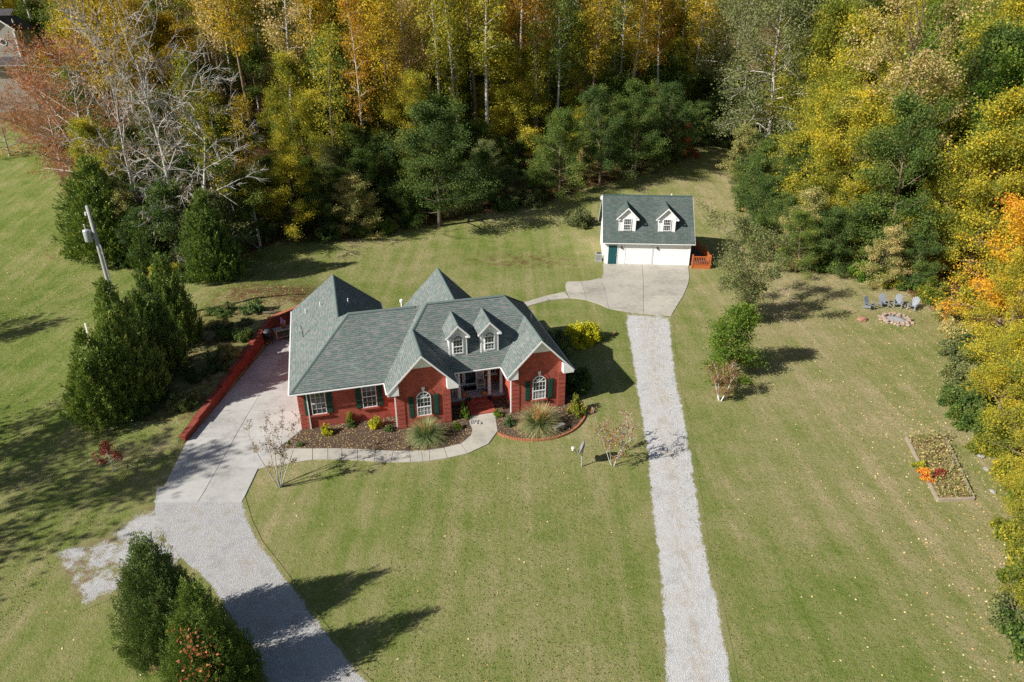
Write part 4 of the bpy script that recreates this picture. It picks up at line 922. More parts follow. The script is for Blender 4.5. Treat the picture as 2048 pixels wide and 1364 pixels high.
def cedar(seed, h, rad, n_pl, per, mat, blade=.11):
    """conical evergreen made of upright feathery plumes"""
    rng = np.random.default_rng(seed); V = []; tint = []
    mb = MB().tube([(0, 0, -.3), (.03, 0, h*.4), (0, 0, h*.7)], [rad*.08, rad*.05, .02], 7, False)
    # several leaders: one tall cone and a ring of lower ones around it
    cones = [(0, 0, h*.95, rad*.72)]+[(math.cos(q)*rad*.5, math.sin(q)*rad*.5, h*rng.uniform(.42, .80), rad*rng.uniform(.42, .58)) for q in np.arange(7)*2*PI/7+rng.uniform(0, 1)]
    vol = np.array([c[2]*c[3] for c in cones]); ci = rng.choice(len(cones), n_pl, p=vol/vol.sum()); cn = np.array(cones)[ci]
    t = rng.uniform(0, 1, n_pl)**1.2; prof = np.interp(t, [0, .1, .3, .6, .85, 1], [.70, .92, 1.0, .70, .32, .03])
    a = rng.uniform(0, 2*PI, n_pl); rr_ = cn[:, 3]*prof*np.sqrt(rng.uniform(.3, 1.0, n_pl))
    P = np.stack([cn[:, 0]*(1-.35*t)+np.cos(a)*rr_, cn[:, 1]*(1-.35*t)+np.sin(a)*rr_, .12+t*cn[:, 2]*.93], 1)
    out = np.stack([np.cos(a)*.42*(1-t*.6), np.sin(a)*.42*(1-t*.6), np.ones(n_pl)], 1); out = unit(out+rng.normal(size=(n_pl, 3))*.14)
    PLn = rng.uniform(.55, 1.25, n_pl)*min(1.0, .45+rad*.2)
    i = np.repeat(np.arange(n_pl), per); n = len(i); u = rng.uniform(0, 1, n)
    wdt = (.105*(1-u)**.6+.018)*min(1.2, .5+rad*.28)
    C = P[i]+out[i]*(u*PLn[i])[:, None]+rng.normal(size=(n, 3))*wdt[:, None]
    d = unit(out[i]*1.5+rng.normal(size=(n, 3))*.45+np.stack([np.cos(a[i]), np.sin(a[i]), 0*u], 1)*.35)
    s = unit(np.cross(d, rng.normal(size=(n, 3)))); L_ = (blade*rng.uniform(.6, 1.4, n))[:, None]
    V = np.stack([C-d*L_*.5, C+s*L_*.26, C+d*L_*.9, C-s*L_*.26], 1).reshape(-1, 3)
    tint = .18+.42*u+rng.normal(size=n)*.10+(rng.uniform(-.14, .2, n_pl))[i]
    return mb.mesh('trunk', M['bark_brown']), np_mesh('crown', V, 4, [mat], tint)
def bush(seed, rx, ry, h, n, size, mat, lobes=16, hollow=.45, up=.3):
    rng = np.random.default_rng(seed)
    a = rng.uniform(0, 2*PI, lobes); lobes = int(lobes*2.6); a = rng.uniform(0, 2*PI, lobes); e = np.arcsin(rng.uniform(.02, .97, lobes)); q = rng.uniform(hollow*.7, .98, lobes)
    Lc = np.stack([np.cos(a)*np.cos(e)*rx*q, np.sin(a)*np.cos(e)*ry*q, np.sin(e)*h*q*.92], 1); lr = rng.uniform(.10, .30, lobes)
    i = rng.integers(0, lobes, n); d = unit(rng.normal(size=(n, 3)))*(rng.uniform(.2, 1, n)**.5)[:, None]
    C = Lc[i]+d*lr[i][:, None]*np.array([rx, ry, h*.75]); C += rng.normal(size=(n, 3))*np.array([rx, ry, h])*.05; C[:, 2] = np.abs(C[:, 2])+.03
    tint = .5+(rng.uniform(0, 1, lobes)[i]-.5)*.5+rng.normal(size=n)*.15
    mb = MB()
    for k in range(5): b_ = 2*PI*k/5; mb.tube([(0, 0, -.1), (math.cos(b_)*rx*.2, math.sin(b_)*ry*.2, h*.3), (math.cos(b_)*rx*.5, math.sin(b_)*ry*.5, h*.68)], [.035*h, .025*h, .01], 5, False)
    return mb.mesh('stems', M['bark_brown']), np_mesh('foliage', leaf_quads(C, size, rng, up), 4, [mat], tint)
def plant_obj(name, label, cat, loc, tm, cm, rz=0, scale=(1, 1, 1), mat=None, bark=None, group=None, parts=('trunk', 'crown')):
    t = thing(name, label, cat, loc, rz, group, scale)
    a = link(parts[0], tm, t); b = link(parts[1], cm, t)
    for o, m_ in ((a, bark), (b, mat)):
        if m_:
            if not o.data.materials: o.data.materials.append(m_)
            o.material_slots[0].link = 'OBJECT'; o.material_slots[0].material = m_
    return t
# prototypes at real size: (trunk mesh, crown mesh, height)
P = {}
def proto(key, tree, n, size, spread, mat, bark, zsq=.8, clump=.3, up=.35): P[key] = (tree.trunk(bark), tree.leaves(n, size, spread, mat, zsq, clump, up), tree.h)
for k in range(3): proto(('poplar', k), Tree(100+k, 28, .33, .47, 3.0, 26, 'tall', 5, up=(.25, 1.0), wob=.02), 6200, .135, .62, L['yellow'], M['bark_grey'], clump=.35)
for k in range(2): proto(('slim', k), Tree(120+k, 25, .23, .34, 2.2, 24, 'tall', 4, up=(.2, .9), wob=.025), 3800, .13, .55, L['orange'], M['bark_grey'], clump=.35)
for k in range(3): proto(('maple', k), Tree(140+k, 17, .27, .12, 5.6, 34, 'dome', 6, up=(.10, 1.1)), 38000, .098, .46, L['maple'], M['bark_brown'], .7)
for k in range(3): proto(('under', k), Tree(160+k, 11, .16, .06, 4.6, 30, 'dome', 6, up=(.05, 1.1), wob=.05), 24000, .10, .42, L['dark'], M['bark_dark'], .55, up=.9)
proto(('olive', 0), Tree(180, 25, .36, .18, 7.2, 44, 'round', 7, up=(-.05, 1.0), lift=-.04), 30000, .125, .66, L['olive'], M['bark_grey'], .9, .22)
proto(('olive', 1), Tree(181, 22, .32, .15, 6.6, 40, 'round', 7, up=(-.05, 1.0), lift=-.04), 26000, .125, .62, L['olive'], M['bark_grey'], .9, .22)
proto(('tan', 0), Tree(190, 23, .30, .36, 7.6, 34, 'vase', 6, 3, up=(.30, 1.1), wob=.05), 22000, .095, .34, L['tan'], M['bark_grey'], .8, .3)
proto(('bare', 0), Tree(200, 15.5, .26, .20, 6.6, 20, 'vase', 6, 6, up=(.55, 1.15), wob=.05, lift=.02, tk=2.0), 1200, .10, .2, L['brown'], M['bark_bare'])
proto(('bare', 1), Tree(202, 13, .22, .12, 5.2, 22, 'tall', 6, 6, up=(-.1, 1.1), wob=.07, lift=-.06, tk=2.0), 700, .10, .2, L['brown'], M['bark_bare'])
proto(('rust', 0), Tree(210, 14, .26, .16, 7.8, 30, 'round', 6, 5, up=(.15, 1.0), wob=.06, tk=1.6), 17000, .085, .34, L['rust'], M['bark_grey'], .6)
proto(('small', 0), Tree(220, 5.6, .10, .07, 2.05, 44, 'dome', 7, up=(-.1, 1.1), wob=.03), 17000, .07, .24, L['bright'], M['bark_brown'], .7)
proto(('small', 1), Tree(222, 6.6, .11, .14, 3.2, 24, 'vase', 6, 4, stems=3, up=(.3, 1.0), wob=.06), 19000, .065, .26, L['olive'], M['bark_brown'], .7)
proto(('myrtle', 0), Tree(230, 4.2, .07, .35, 1.15, 28, 'vase', 5, 4, stems=6, up=(.7, 1.2), wob=.05), 900, .05, .10, L['brown'], M['bark_bare'])
proto(('myrtle', 1), Tree(232, 3.1, .05, .30, 1.05, 20, 'vase', 4, 4, stems=4, up=(.6, 1.1), wob=.06), 800, .06, .13, L['rust'], M['bark_bare'])
proto(('stub', 0), Tree(234, 2.5, .13, .42, 1.05, 20, 'vase', 5, 3, stems=4, up=(.5, 1.1), wob=.04), 4200, .05, .15, L['brown'], M['bark_white'])
proto(('sapling', 0), Tree(236, 1.9, .03, .35, .75, 14, 'dome', 4, 2, up=(.4, 1.1)), 700, .06, .10, L['red'], M['bark_grey'])
proto(('shade', 0), Tree(240, 17, .30, .20, 6.5, 24, 'round', 6, 4, up=(.2, 1.0), wob=.05), 6000, .17, .5, L['brown'], M['bark_grey'])
def plant(key, loc, h, name, label, cat='tree', wf=1.0, mat=None, bark=None, group=None, rz=None):
    tm, cm, H0 = P[key]; s = h/H0
    return plant_obj(name, label, cat, loc, tm, cm, R.uniform(0, 6.28) if rz is None else rz, (s*wf, s*wf, s), mat, bark, group)
# --- single trees of the yard
plant(('myrtle', 0), at(560, 973), 4.2, 'crape_myrtle', 'leafless many stemmed shrub tree beside the concrete front walk', rz=.4)
plant(('myrtle', 1), at(1225, 932), 3.1, 'young_tree', 'small nearly bare tree with rusty leaves next to the satellite dish')
plant(('stub', 0), at(1440, 801), 2.15, 'pruned_tree', 'short pruned tree with white bark and brown leaves beside the gravel lane')
plant(('small', 0), at(1450, 750), 5.2, 'young_tree', 'bushy bright green young tree right of the gravel lane', wf=1.08)
plant(('small', 1), at(1482, 640), 7.0, 'fruit_tree', 'sparse grey green tree with thin leaves by the wooden ramp')
plant(('sapling', 0), at(228, 945), 1.9, 'sapling', 'small sapling with red leaves in the shaded lawn left of the drive')
# --- left edge of the woods
plant(('rust', 0), at(200, 395), 15, 'rust_tree', 'wide leaning tree with thin rust coloured leaves at the lawn edge', wf=1.1)
plant(('rust', 0), at(120, 322), 8.5, 'rust_tree', 'rust leaved tree in front of the grey neighbouring house', rz=2.2)
plant(('bare', 0), at(365, 500), 19.5, 'bare_tree', 'tall leafless tree with forking grey limbs above the cedars', rz=1)
plant(('bare', 0), at(290, 470), 17, 'bare_tree', 'leafless grey tree between the rust tree and the tall bare tree', rz=3.3, wf=.8)
plant(('bare', 1), at(420, 520), 16, 'bare_tree', 'leafless tree with drooping tangled grey branches behind the dark cedar', rz=2)
plant(('bare', 1), at(470, 450), 17, 'bare_tree', 'leafless pale tree beside the golden trees at the wood edge', rz=4.1)
plant(('bare', 1), at(345, 525), 8.5, 'bare_tree', 'low dead tree with pale twigs hanging between two cedars', rz=.5, wf=1.1)
plant(('maple', 0), at(592, 478), 9.6, 'maple_tree', 'rounded tree of yellow and green leaves at the wood edge behind the house', wf=1.15, mat=L['ygreen'])
plant(('maple', 2), at(880, 452), 13.5, 'maple_tree', 'large dark green tree overhanging the shaded back lawn', wf=1.25, mat=L['dark'], bark=M['bark_dark'])
for px, py, h, k, m_, lb in ((475, 505, 17, ('slim', 0), 'ygreen', 'slender yellow green tree behind the dark cedar, added to shade the back lawn'), (520, 492, 16, ('slim', 1), 'yellow', 'slender golden tree just left of the rounded yellow tree, added to shade the back lawn'), (500, 480, 13, ('maple', 1), 'green', 'mid green tree behind the slender golden tree, added to shade the back lawn'), (450, 490, 19, ('poplar', 1), 'ygreen', 'tall yellow green tree right of the bare trees, added to shade the back lawn'), (235, 455, 11, ('maple', 0), 'ygreen', 'yellowish tree rising behind the broad corner cedar'), (340, 440, 13, ('maple', 2), 'olive', 'olive tree seen through the bare grey limbs'),  # the first four are added trees whose shadows darken the back lawn
        (1120, 402, 11, ('maple', 1), 'green', 'green tree at the wood edge left of the garage, added for its shade'), (1200, 372, 12, ('maple', 0), 'dark', 'tall dark tree directly behind the garage ridge, added for its shade'), (1270, 352, 12, ('maple', 2), 'green', 'green tree behind the right garage dormer, added for its shade'), (1330, 330, 11, ('maple', 1), 'dark', 'dark tree beside the small red tree, added for its shade')):  # trees round the garage, added so the grass there lies in shade
    plant(k, at(px, py), h, 'woodland_tree', lb, mat=L[m_])
for px, py, h, lb in ((20, 312, 7.0, 'rust leaved tree hiding the foot of the grey neighbouring house'), (110, 300, 8, 'rust leaved tree beside the corner of the grey neighbouring house')): plant(('rust', 0), at(px, py), h, 'rust_tree', lb)
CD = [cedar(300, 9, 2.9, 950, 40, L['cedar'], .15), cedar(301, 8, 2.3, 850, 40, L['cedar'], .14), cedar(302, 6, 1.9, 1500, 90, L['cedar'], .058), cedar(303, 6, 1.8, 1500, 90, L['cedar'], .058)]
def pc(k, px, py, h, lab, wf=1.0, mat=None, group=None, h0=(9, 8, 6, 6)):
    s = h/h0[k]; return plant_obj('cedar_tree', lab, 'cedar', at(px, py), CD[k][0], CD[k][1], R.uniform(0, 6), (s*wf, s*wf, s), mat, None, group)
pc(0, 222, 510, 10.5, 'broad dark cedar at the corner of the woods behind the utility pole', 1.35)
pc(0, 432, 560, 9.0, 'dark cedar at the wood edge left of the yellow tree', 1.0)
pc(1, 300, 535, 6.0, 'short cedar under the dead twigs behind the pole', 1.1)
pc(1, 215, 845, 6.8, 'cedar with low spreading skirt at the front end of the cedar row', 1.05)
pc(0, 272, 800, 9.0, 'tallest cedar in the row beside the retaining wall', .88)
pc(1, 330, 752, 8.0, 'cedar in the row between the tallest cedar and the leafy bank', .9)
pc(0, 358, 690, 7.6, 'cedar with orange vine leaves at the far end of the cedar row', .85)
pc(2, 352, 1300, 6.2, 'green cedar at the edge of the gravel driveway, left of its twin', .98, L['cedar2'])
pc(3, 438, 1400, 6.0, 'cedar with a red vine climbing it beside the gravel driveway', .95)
# red vine on the nearest cedar
vq = at(438, 1400)
# --- right side
plant(('olive', 0), at(1520, 345), 26, 'olive_tree', 'tall fine leaved grey green tree right of the garage', wf=1.05, rz=1)
plant(('olive', 1), at(1440, 270), 23, 'olive_tree', 'fine leaved grey green tree behind the garage, leaning over the grass', rz=2)
plant(('olive', 1), at(1610, 330), 25, 'olive_tree', 'grey green tree between the tall olive tree and the tan crowned tree', rz=4)
plant(('tan', 0), at(1766, 506), 26, 'tan_tree', 'tall tree with bare lower trunk and pale tan crown', rz=.6, bark=M['bark_brown'])
MAP = [(1560, 470, 10.5, 1, 'green', 1.0, 'yellowish green bushy tree at the end of the back lawn'), (1640, 500, 9.5, 2, 'ygreen', 1.0, 'pale yellowish tree between the back lawn and the tan crowned tree'),
       (1590, 545, 6.0, 0, 'green', 1.25, 'low rounded green tree casting shade on the lawn edge'), (1690, 520, 7.5, 0, 'maple', 1.0, 'golden bushy tree left of the brown trunk'), (1992, 745, 9, 2, 'maple', .9, 'golden tree below the orange topped maple'), (1990, 845, 7, 0, 'maple', .9, 'low golden tree beside the far end of the raised bed'), (2050, 1060, 6.5, 2, 'ygreen', .9, 'low yellow green tree beyond the near end of the raised bed'), (2085, 1265, 5.5, 0, 'ygreen', 1.0, 'low yellow green tree on the open lawn edge past the raised bed'),
       (1865, 560, 12.5, 1, 'maple', .85, 'golden green maple just right of the brown leaning trunk'), (1930, 560, 17, 2, 'maple', 1.0, 'large golden maple behind the row of grey chairs'),
       (2010, 690, 14.5, 0, 'omaple', .95, 'bright orange topped maple at the right lawn edge'), (2025, 830, 11, 1, 'maple', .95, 'yellow maple with orange tints above the raised bed'),
       (2055, 945, 9.5, 2, 'maple', .9, 'orange and yellow maple beside the raised garden bed'), (2010, 480, 20, 0, 'ygreen', 1.0, 'tall yellow green tree behind the golden maples'),
       (2085, 1150, 6.5, 1, 'ygreen', 1.0, 'green bushy tree with yellow tips at the right lawn edge')]
for px, py, h, k, m_, wf, lab in MAP: plant(('maple', k), at(px, py), h, 'maple_tree', lab, wf=wf, mat=L[m_])
plant(('under', 1), at(1365, 318), 4.6, 'red_tree', 'small dark red tree at the far end of the back lawn', mat=L['red'])
# --- trees standing outside the left edge of the picture (their shade falls across the lawn)
for x, y, h in ((-44, 20.5, 17), (-47, 27, 15), (-53, 13, 15)): plant(('shade', 0), (x, y, hz(x, y)), h, 'shade_tree', 'thin crowned tree on the open lawn left of the cedars', group='trees on the left lawn')
plant(('shade', 0), (-60, 42, hz(-60, 42)), 14, 'shade_tree', 'thin crowned tree on the open lawn left of the cedars', group='trees on the left lawn')
# --- the woods
def inside(x, y, lo, hi): d_ = float(wood_depth(np.array(x), np.array(y))); return lo <= d_ <= hi
def scatter(n, dmin, cond, tries=6000):
    pts = []
    for _ in range(tries):
        if len(pts) >= n: break
        y = R.uniform(62, 150); x = R.uniform(-.80*y-6, .80*y+8)
        if cond(x, y) and all((x-a)**2+(y-b)**2 > dmin*dmin for a, b in pts): pts.append((x, y))
    return pts
LAB = {'poplar': ('poplar_tree', 'tall straight trunked tree with golden leaves in the woods', 'tall golden trees of the woods'), 'slim': ('slender_tree', 'slender pale trunked tree with russet leaves in the woods', 'slender russet trees of the woods'),
       'under': ('understory_tree', 'low dark green tree in the shade along the wood edge', 'dark understory trees'), 'green': ('understory_tree', 'mid green low tree inside the woods', 'green understory trees'),
       'maple': ('woodland_maple', 'yellow green leafy tree of middle height in the woods', 'yellow green trees of the woods'), 'olivew': ('understory_tree', 'dull olive low tree along the wood edge', 'olive understory trees')}
nbx = (c0.x, c0.y)
def ok_house(x, y): return (x-nbx[0]+3)**2+(y-nbx[1]-3)**2 > 100 and not (x/y < -.615 and y < nbx[1]+4) and not (-.54 < x/y < -.32 and y < 98)
for x, y in scatter(215, 3.7, lambda x, y: inside(x, y, 8, 75) and x < 40 and ok_house(x, y)):
    left = x < -22
    kind = R.choices(['poplar', 'slim', 'maple'], [.52, .36, .12] if not left else [.5, .2, .3])[0]
    if x > 27 and y < 105: kind = 'maple'
    nm, lb, gp = LAB[kind]; h = {'poplar': R.uniform(23, 30), 'slim': R.uniform(19, 26), 'maple': R.uniform(13, 19)}[kind]
    mt = {'poplar': R.choice([L['yellow'], L['yellow'], L['orange'], L['ygreen'], L['ygreen'], L['green'], L['tan']]), 'slim': R.choice([L['orange'], L['yellow'], L['ygreen'], L['ygreen']]), 'maple': R.choice([L['ygreen'], L['ygreen'], L['green'], L['yellow'] if x < 18 else L['maple']])}[kind]
    plant((kind, R.randrange(2 if kind == 'slim' else 3)), (x, y, hz(x, y)), h, nm, lb, group=gp, mat=mt, bark=R.choice([M['bark_grey'], M['bark_grey'], M['bark_grey'], M['bark_brown']]) if kind != 'maple' else None, wf=R.uniform(.85, 1.1))
for x, y in scatter(135, 3.2, lambda x, y: inside(x, y, .3, 10) and -46 < x < 42 and not (x/y < -.615 and y < nbx[1]+4), 9000):
    kk = R.choices(['under', 'green', 'olivew'], [.42, .34, .24])[0]; nm, lb, gp = LAB[kk]
    plant(('under', R.randrange(3)), (x, y, hz(x, y)), R.uniform(4, 8.2), nm, lb, group=gp, mat=L[{'under': 'dark', 'green': 'green', 'olivew': R.choice(['olive', 'olive', 'weeds'])}[kk]], wf=R.uniform(.85, 1.15))
for x, y in scatter(70, 5.0, lambda x, y: inside(x, y, 8, 40) and x < 42 and ok_house(x, y)):
    kk = R.choices(['green', 'maple'], [.55, .45])[0]; nm, lb, gp = LAB[kk]
    plant(('under', R.randrange(3)), (x, y, hz(x, y)), R.uniform(7, 12), nm, lb, group=gp, mat=L['green' if kk == 'green' else 'ygreen'], wf=R.uniform(.9, 1.2))
# woods on the right
for x, y in scatter(110, 5.0, lambda x, y: inside(x, y, 7, 90) and x >= 32 and (x > 44 or y > 96)):
    nm, lb, gp = 'woodland_maple', 'leafy yellow and green tree deep in the woods behind the maples', 'trees behind the right maples'
    plant(('maple', R.randrange(3)), (x, y, hz(x, y)), R.uniform(15, 23), nm, lb, group=gp, mat=R.choice([L['ygreen'], L['maple'], L['ygreen'], L['maple'], L['bright'], L['green']]), wf=R.uniform(.85, 1.05))
for i in range(34):
    y = R.uniform(105, 175); x = y*R.uniform(.42, .86)
    plant(('maple', R.randrange(3)), (x, y, hz(x, y)), R.uniform(17, 24), 'woodland_maple', 'leafy yellow and green tree deep in the woods behind the maples', group='trees behind the right maples', mat=R.choice([L['ygreen'], L['maple'], L['bright']]))
# --- shrubs along the right edge and in the beds
BU = [bush(400+i, 1.5, 1.5, 1.9, 6500, .075, L['green'], 18) for i in range(3)]
def pb(px, py, w_, h, mat, label, name='shrub', cat='shrub', group=None, k=None, loc=None, proto_=None):
    a = proto_ or BU[R.randrange(3) if k is None else k]; q = loc if loc is not None else at(px, py)
    return plant_obj(name, label, cat, q, a[0], a[1], R.uniform(0, 6), (w_/1.5, w_/1.5, h/1.9), L[mat], None, group, ('stems', 'foliage'))
edgeb = [(1730, 560, 1.7, 2.4, 'bright'), (1775, 568, 1.6, 2.0, 'ygreen'), (1820, 576, 1.7, 2.3, 'green'), (1865, 600, 1.7, 2.4, 'ygreen'), (1895, 635, 1.5, 1.9, 'weeds'), (1915, 675, 1.5, 1.8, 'weeds'), (1905, 715, 1.4, 1.6, 'olive'), (1925, 765, 1.5, 2.0, 'olive'), (1920, 815, 1.4, 2.1, 'dark'), (1940, 850, 1.4, 1.8, 'green'), (1985, 905, 1.4, 1.9, 'ygreen'), (2030, 965, 1.4, 1.9, 'ygreen'), (2060, 1020, 1.2, 1.4, 'bright'), (1660, 540, 1.8, 2.6, 'green'), (1540, 520, 1.8, 2.8, 'olive'), (1490, 470, 1.8, 2.6, 'olive'), (1500, 420, 2.0, 3.2, 'green'), (1490, 350, 2.2, 3.6, 'green'), (2035, 1085, 1.4, 2.2, 'ygreen'), (2048, 1180, 1.6, 2.6, 'ygreen'), (2035, 1250, 1.2, 1.7, 'olive'), (2065, 1290, 1.5, 2.2, 'green'), (1950, 620, 1.8, 3, 'ygreen'), (1960, 720, 1.8, 3, 'green'), (1975, 800, 1.8, 2.8, 'ygreen')]
SHL = {'bright': 'light green shrub in the hedge of brush along the right lawn', 'ygreen': 'yellowish shrub in the hedge of brush along the right lawn', 'green': 'mid green shrub in the hedge of brush along the right lawn', 'weeds': 'dry straw coloured shrub at the edge of the right lawn', 'olive': 'dull olive shrub at the edge of the right lawn', 'dark': 'dark green shrub in the hedge of brush along the right lawn'}
for px, py, w_, h, m_ in edgeb: pb(px, py, w_, h, m_, SHL[m_], group='brush along the right lawn')
for px, py, w_, h, m_ in [(470, 480, 1.8, 2.4, 'olive'), (520, 480, 1.6, 2.0, 'green'), (660, 478, 1.6, 2.2, 'dark'), (720, 470, 1.5, 1.8, 'green'), (770, 462, 1.7, 2.0, 'green'), (820, 450, 1.4, 1.6, 'dark'), (1010, 418, 1.8, 2.2, 'dark'), (1060, 408, 1.8, 2.4, 'olive'), (330, 550, 1.5, 1.8, 'ygreen'), (380, 560, 1.4, 1.6, 'dark'), (250, 530, 1.3, 1.5, 'green')]:
    pb(px, py, w_, h, m_, {'olive': 'dull olive shrub at the foot of the woods', 'green': 'green shrub at the foot of the woods', 'dark': 'dark shrub at the foot of the woods', 'ygreen': 'yellow leaved shrub at the foot of the woods'}[m_], group='shrubs at the foot of the woods')
pb(1155, 450, 1.7, 2.5, 'olive', 'feathery grey green shrub on the bank left of the garage')
# bank above the retaining wall
for i in range(26):
    t_ = R.uniform(.15, 1.15); s_ = R.uniform(.9, 5.5); q2 = WA+(WB-WA)*t_+nrm*s_
    m_ = R.choice(['dark', 'green', 'weeds', 'weeds', 'olive', 'dark'])
    pb(0, 0, R.uniform(.5, 1.0), R.uniform(.5, 1.2), m_, {'dark': 'dark bushy weed on the bank above the brick retaining wall', 'green': 'green bushy weed on the bank above the brick retaining wall', 'weeds': 'straw coloured weed on the bank above the brick retaining wall', 'olive': 'olive weed on the bank above the brick retaining wall'}[m_], 'weed_clump', 'weed', 'weeds on the bank', loc=(q2.x, q2.y, hz(q2.x, q2.y)))
SB = [bush(420+i, .5, .5, .6, 1500, .040, L['green'], 12) for i in range(2)]
def ps(px, py, w_, h, mat, label, name='shrub', cat='shrub', loc=None, z=.03):
    q = loc if loc is not None else flat(px, py); a = SB[R.randrange(2)]
    return plant_obj(name, label, cat, (q[0], q[1], z), a[0], a[1], R.uniform(0, 6), (w_, w_, h/.6), L[mat], None, None, ('stems', 'foliage'))
ps(655, 868, .85, .9, 'lemon', 'small orange and yellow leaved shrub nearest the driveway in the mulch bed')
ps(700, 848, .55, 1.25, 'ygreen', 'thin upright yellowish shrub against the brick wall between the two windows'); ps(704, 852, .7, .5, 'green', 'low green plant below the thin upright shrub')
ps(750, 855, 1.1, .95, 'lemon', 'bright yellow green shrub by the downspout of the left gable'); ps(777, 862, .75, .6, 'hosta', 'leafy blue green plant at the corner of the left gable')
ps(600, 892, .45, .3, 'hosta', 'tiny green plant near the tip of the mulch bed'); ps(577, 888, .3, .2, 'green', 'tiny seedling at the tip of the mulch bed')
ps(930, 835, .8, 1.3, 'bright', 'leafy light green shrub left of the brick steps'); ps(915, 858, .6, .7, 'bright', 'low bright green plant below the shrub left of the steps')
ps(996, 832, .7, .6, 'bright', 'small light green plant right of the brick steps'); ps(1020, 850, .85, .8, 'hosta', 'green strappy leaved plant at the foot of the right gable')
ps(1155, 828, 1.4, 1.5, 'ygreen', 'pale green and pink shrub at the right corner of the house')
pb(0, 0, 1.5, 2.0, 'dark', 'dark rounded shrub against the shaded right wall', loc=hp(18.6, -.1, .0)); pb(0, 0, 1.4, 2.1, 'cedar2', 'bluish dark shrub behind the first shrub on the right wall', loc=hp(18.7, 2.8, 0)); pb(0, 0, 1.6, 2.4, 'cedar2', 'tall bluish shrub beside the yellow shrubs', loc=hp(18.9, 5.4, 0))
YB = bush(440, 1.5, 1.5, 1.9, 6500, .085, L['lemon'], 30, .7)
pb(1150, 688, 1.25, 1.8, 'lemon', 'clipped yellow green shrub nearest the house wall', proto_=YB); pb(1180, 680, 1.12, 1.65, 'lemon', 'bright yellow clipped shrub facing the gravel lane', proto_=YB)
ps(505, 625, 2.2, 1.4, 'hosta', 'spiky green yucca on the leafy bank behind the drive', loc=at(505, 625), z=at(505, 625).z)
# flowers
def flowers(loc, w_, h, mat, label, name='flower_clump', cat='flowers', pot=None):
    t = ps(0, 0, w_, h, mat, label, name, cat, loc=loc, z=loc[2])
    return t
q = at(1845, 950)
for dx_, dy_, m_, lb in ((0, 0, 'flower', 'red and orange zinnias at the edge of the raised bed'), (.05, .55, 'lemon', 'yellow flowers behind the red zinnias in the raised bed'), (.7, -.3, 'red', 'deep red flowers spilling inside the raised bed'), (-.1, -.6, 'flower', 'low orange red flowers hanging over the bed timber')): flowers((q.x+dx_, q.y+dy_, .08), .8, .6, m_, lb)
def mums(loc, w_, mat, label):
    t = thing('potted_mums', label, 'potted plant', loc)
    MB().lathe([(.10, 0), (.15, .22), (.165, .23), (.15, .25), (.05, .24)], 12).build('pot', M['black'], t)
    o = link('flowers', SB[0][1], t, (0, 0, .2), .5, (w_, w_, w_*.9)); o.material_slots[0].link = 'OBJECT'; o.material_slots[0].material = L[mat]
mums(hp(12.42, .14, .472), .42, 'purple', 'pot of purple mums at the top of the steps'); mums(hp(12.45, -.55, .292), .42, 'purple', 'pot of violet mums on the upper brick step'); mums(hp(10.98, -.38, .292), .40, 'dark', 'pot of dark green foliage on the left of the steps')
t = thing('potted_flower', 'terracotta pot with pale pink flowers on the grill cart', 'potted plant', (tb.x, tb.y, .978))
MB().lathe([(.16, 0), (.24, .40), (.26, .42), (.1, .42)], 14).build('pot', M['terracotta'], t, True); o = link('flowers', SB[1][1], t, (0, 0, .4), 0, (.5, .5, .9)); o.material_slots[0].link = 'OBJECT'; o.material_slots[0].material = L['pink']
# ornamental grasses
def grass_clump(seed, n, ln, mat, spread=1.0):
    rng = np.random.default_rng(seed); a = rng.uniform(0, 2*PI, n); e = rng.uniform(.25, 1.45, n); Ls = ln*rng.uniform(.65, 1.1, n); V = []; tn = []
    d = np.stack([np.cos(a)*np.cos(e), np.sin(a)*np.cos(e), np.sin(e)], 1); p = np.stack([np.cos(a), np.sin(a), 0*a], 1)*rng.uniform(0, .22, n)[:, None]
    side = np.stack([-np.sin(a), np.cos(a), 0*a], 1); wd0 = .016; col = rng.uniform(0, 1, n)
    for k in range(4):
        q = p+d*(Ls/4)[:, None]; d = unit(d+np.array([0, 0, -.26])); w0, w1 = wd0*(1-k*.18), wd0*(1-(k+1)*.22); q[:, 2] = np.maximum(q[:, 2], .03)
        V.append(np.stack([p-side*w0, p+side*w0, q+side*w1, q-side*w1], 1)); tn.append(.10+.17*k+.35*col*(k+1)/4+rng.normal(size=n)*.06); p = q
    return np_mesh('blades', np.concatenate(V).reshape(-1, 3), 4, [mat], np.concatenate(tn))
def plumes(seed, n, h, mat):
    rng = np.random.default_rng(seed); a = rng.uniform(0, 2*PI, n); e = rng.uniform(1.0, 1.5, n); L1_ = h*rng.uniform(.8, 1.1, n)
    d = np.stack([np.cos(a)*np.cos(e), np.sin(a)*np.cos(e), np.sin(e)], 1); i = np.repeat(np.arange(n), 26); u = rng.uniform(.62, 1, len(i))
    C = d[i]*(u*L1_[i])[:, None]+rng.normal(size=(len(i), 3))*.035
    return np_mesh('plumes', leaf_quads(C, .045, rng, .2, .35), 4, [mat], rng.uniform(0, 1, len(i)))
GB2 = grass_clump(511, 1500, 1.9, L['pgrass']); GP2 = plumes(512, 16, 1.5, L['plume']); GB = grass_clump(500, 1900, 2.0, L['pgrass']); GP_ = plumes(501, 34, 1.75, L['plume'])
for (px, py), s_, lb in (((853, 878), .80, 'large arching ornamental grass in front of the left gable window'), ((1078, 856), .86, 'large arching ornamental grass with rusty plumes in front of the right gable')):
    q = flat(px, py); t = thing('ornamental_grass', lb, 'grass', (q.x, q.y, .03), R.uniform(0, 6), None, (s_,)*3); link('blades', GB if px > 1000 else GB2, t); link('plumes', GP_ if px > 1000 else GP2, t)
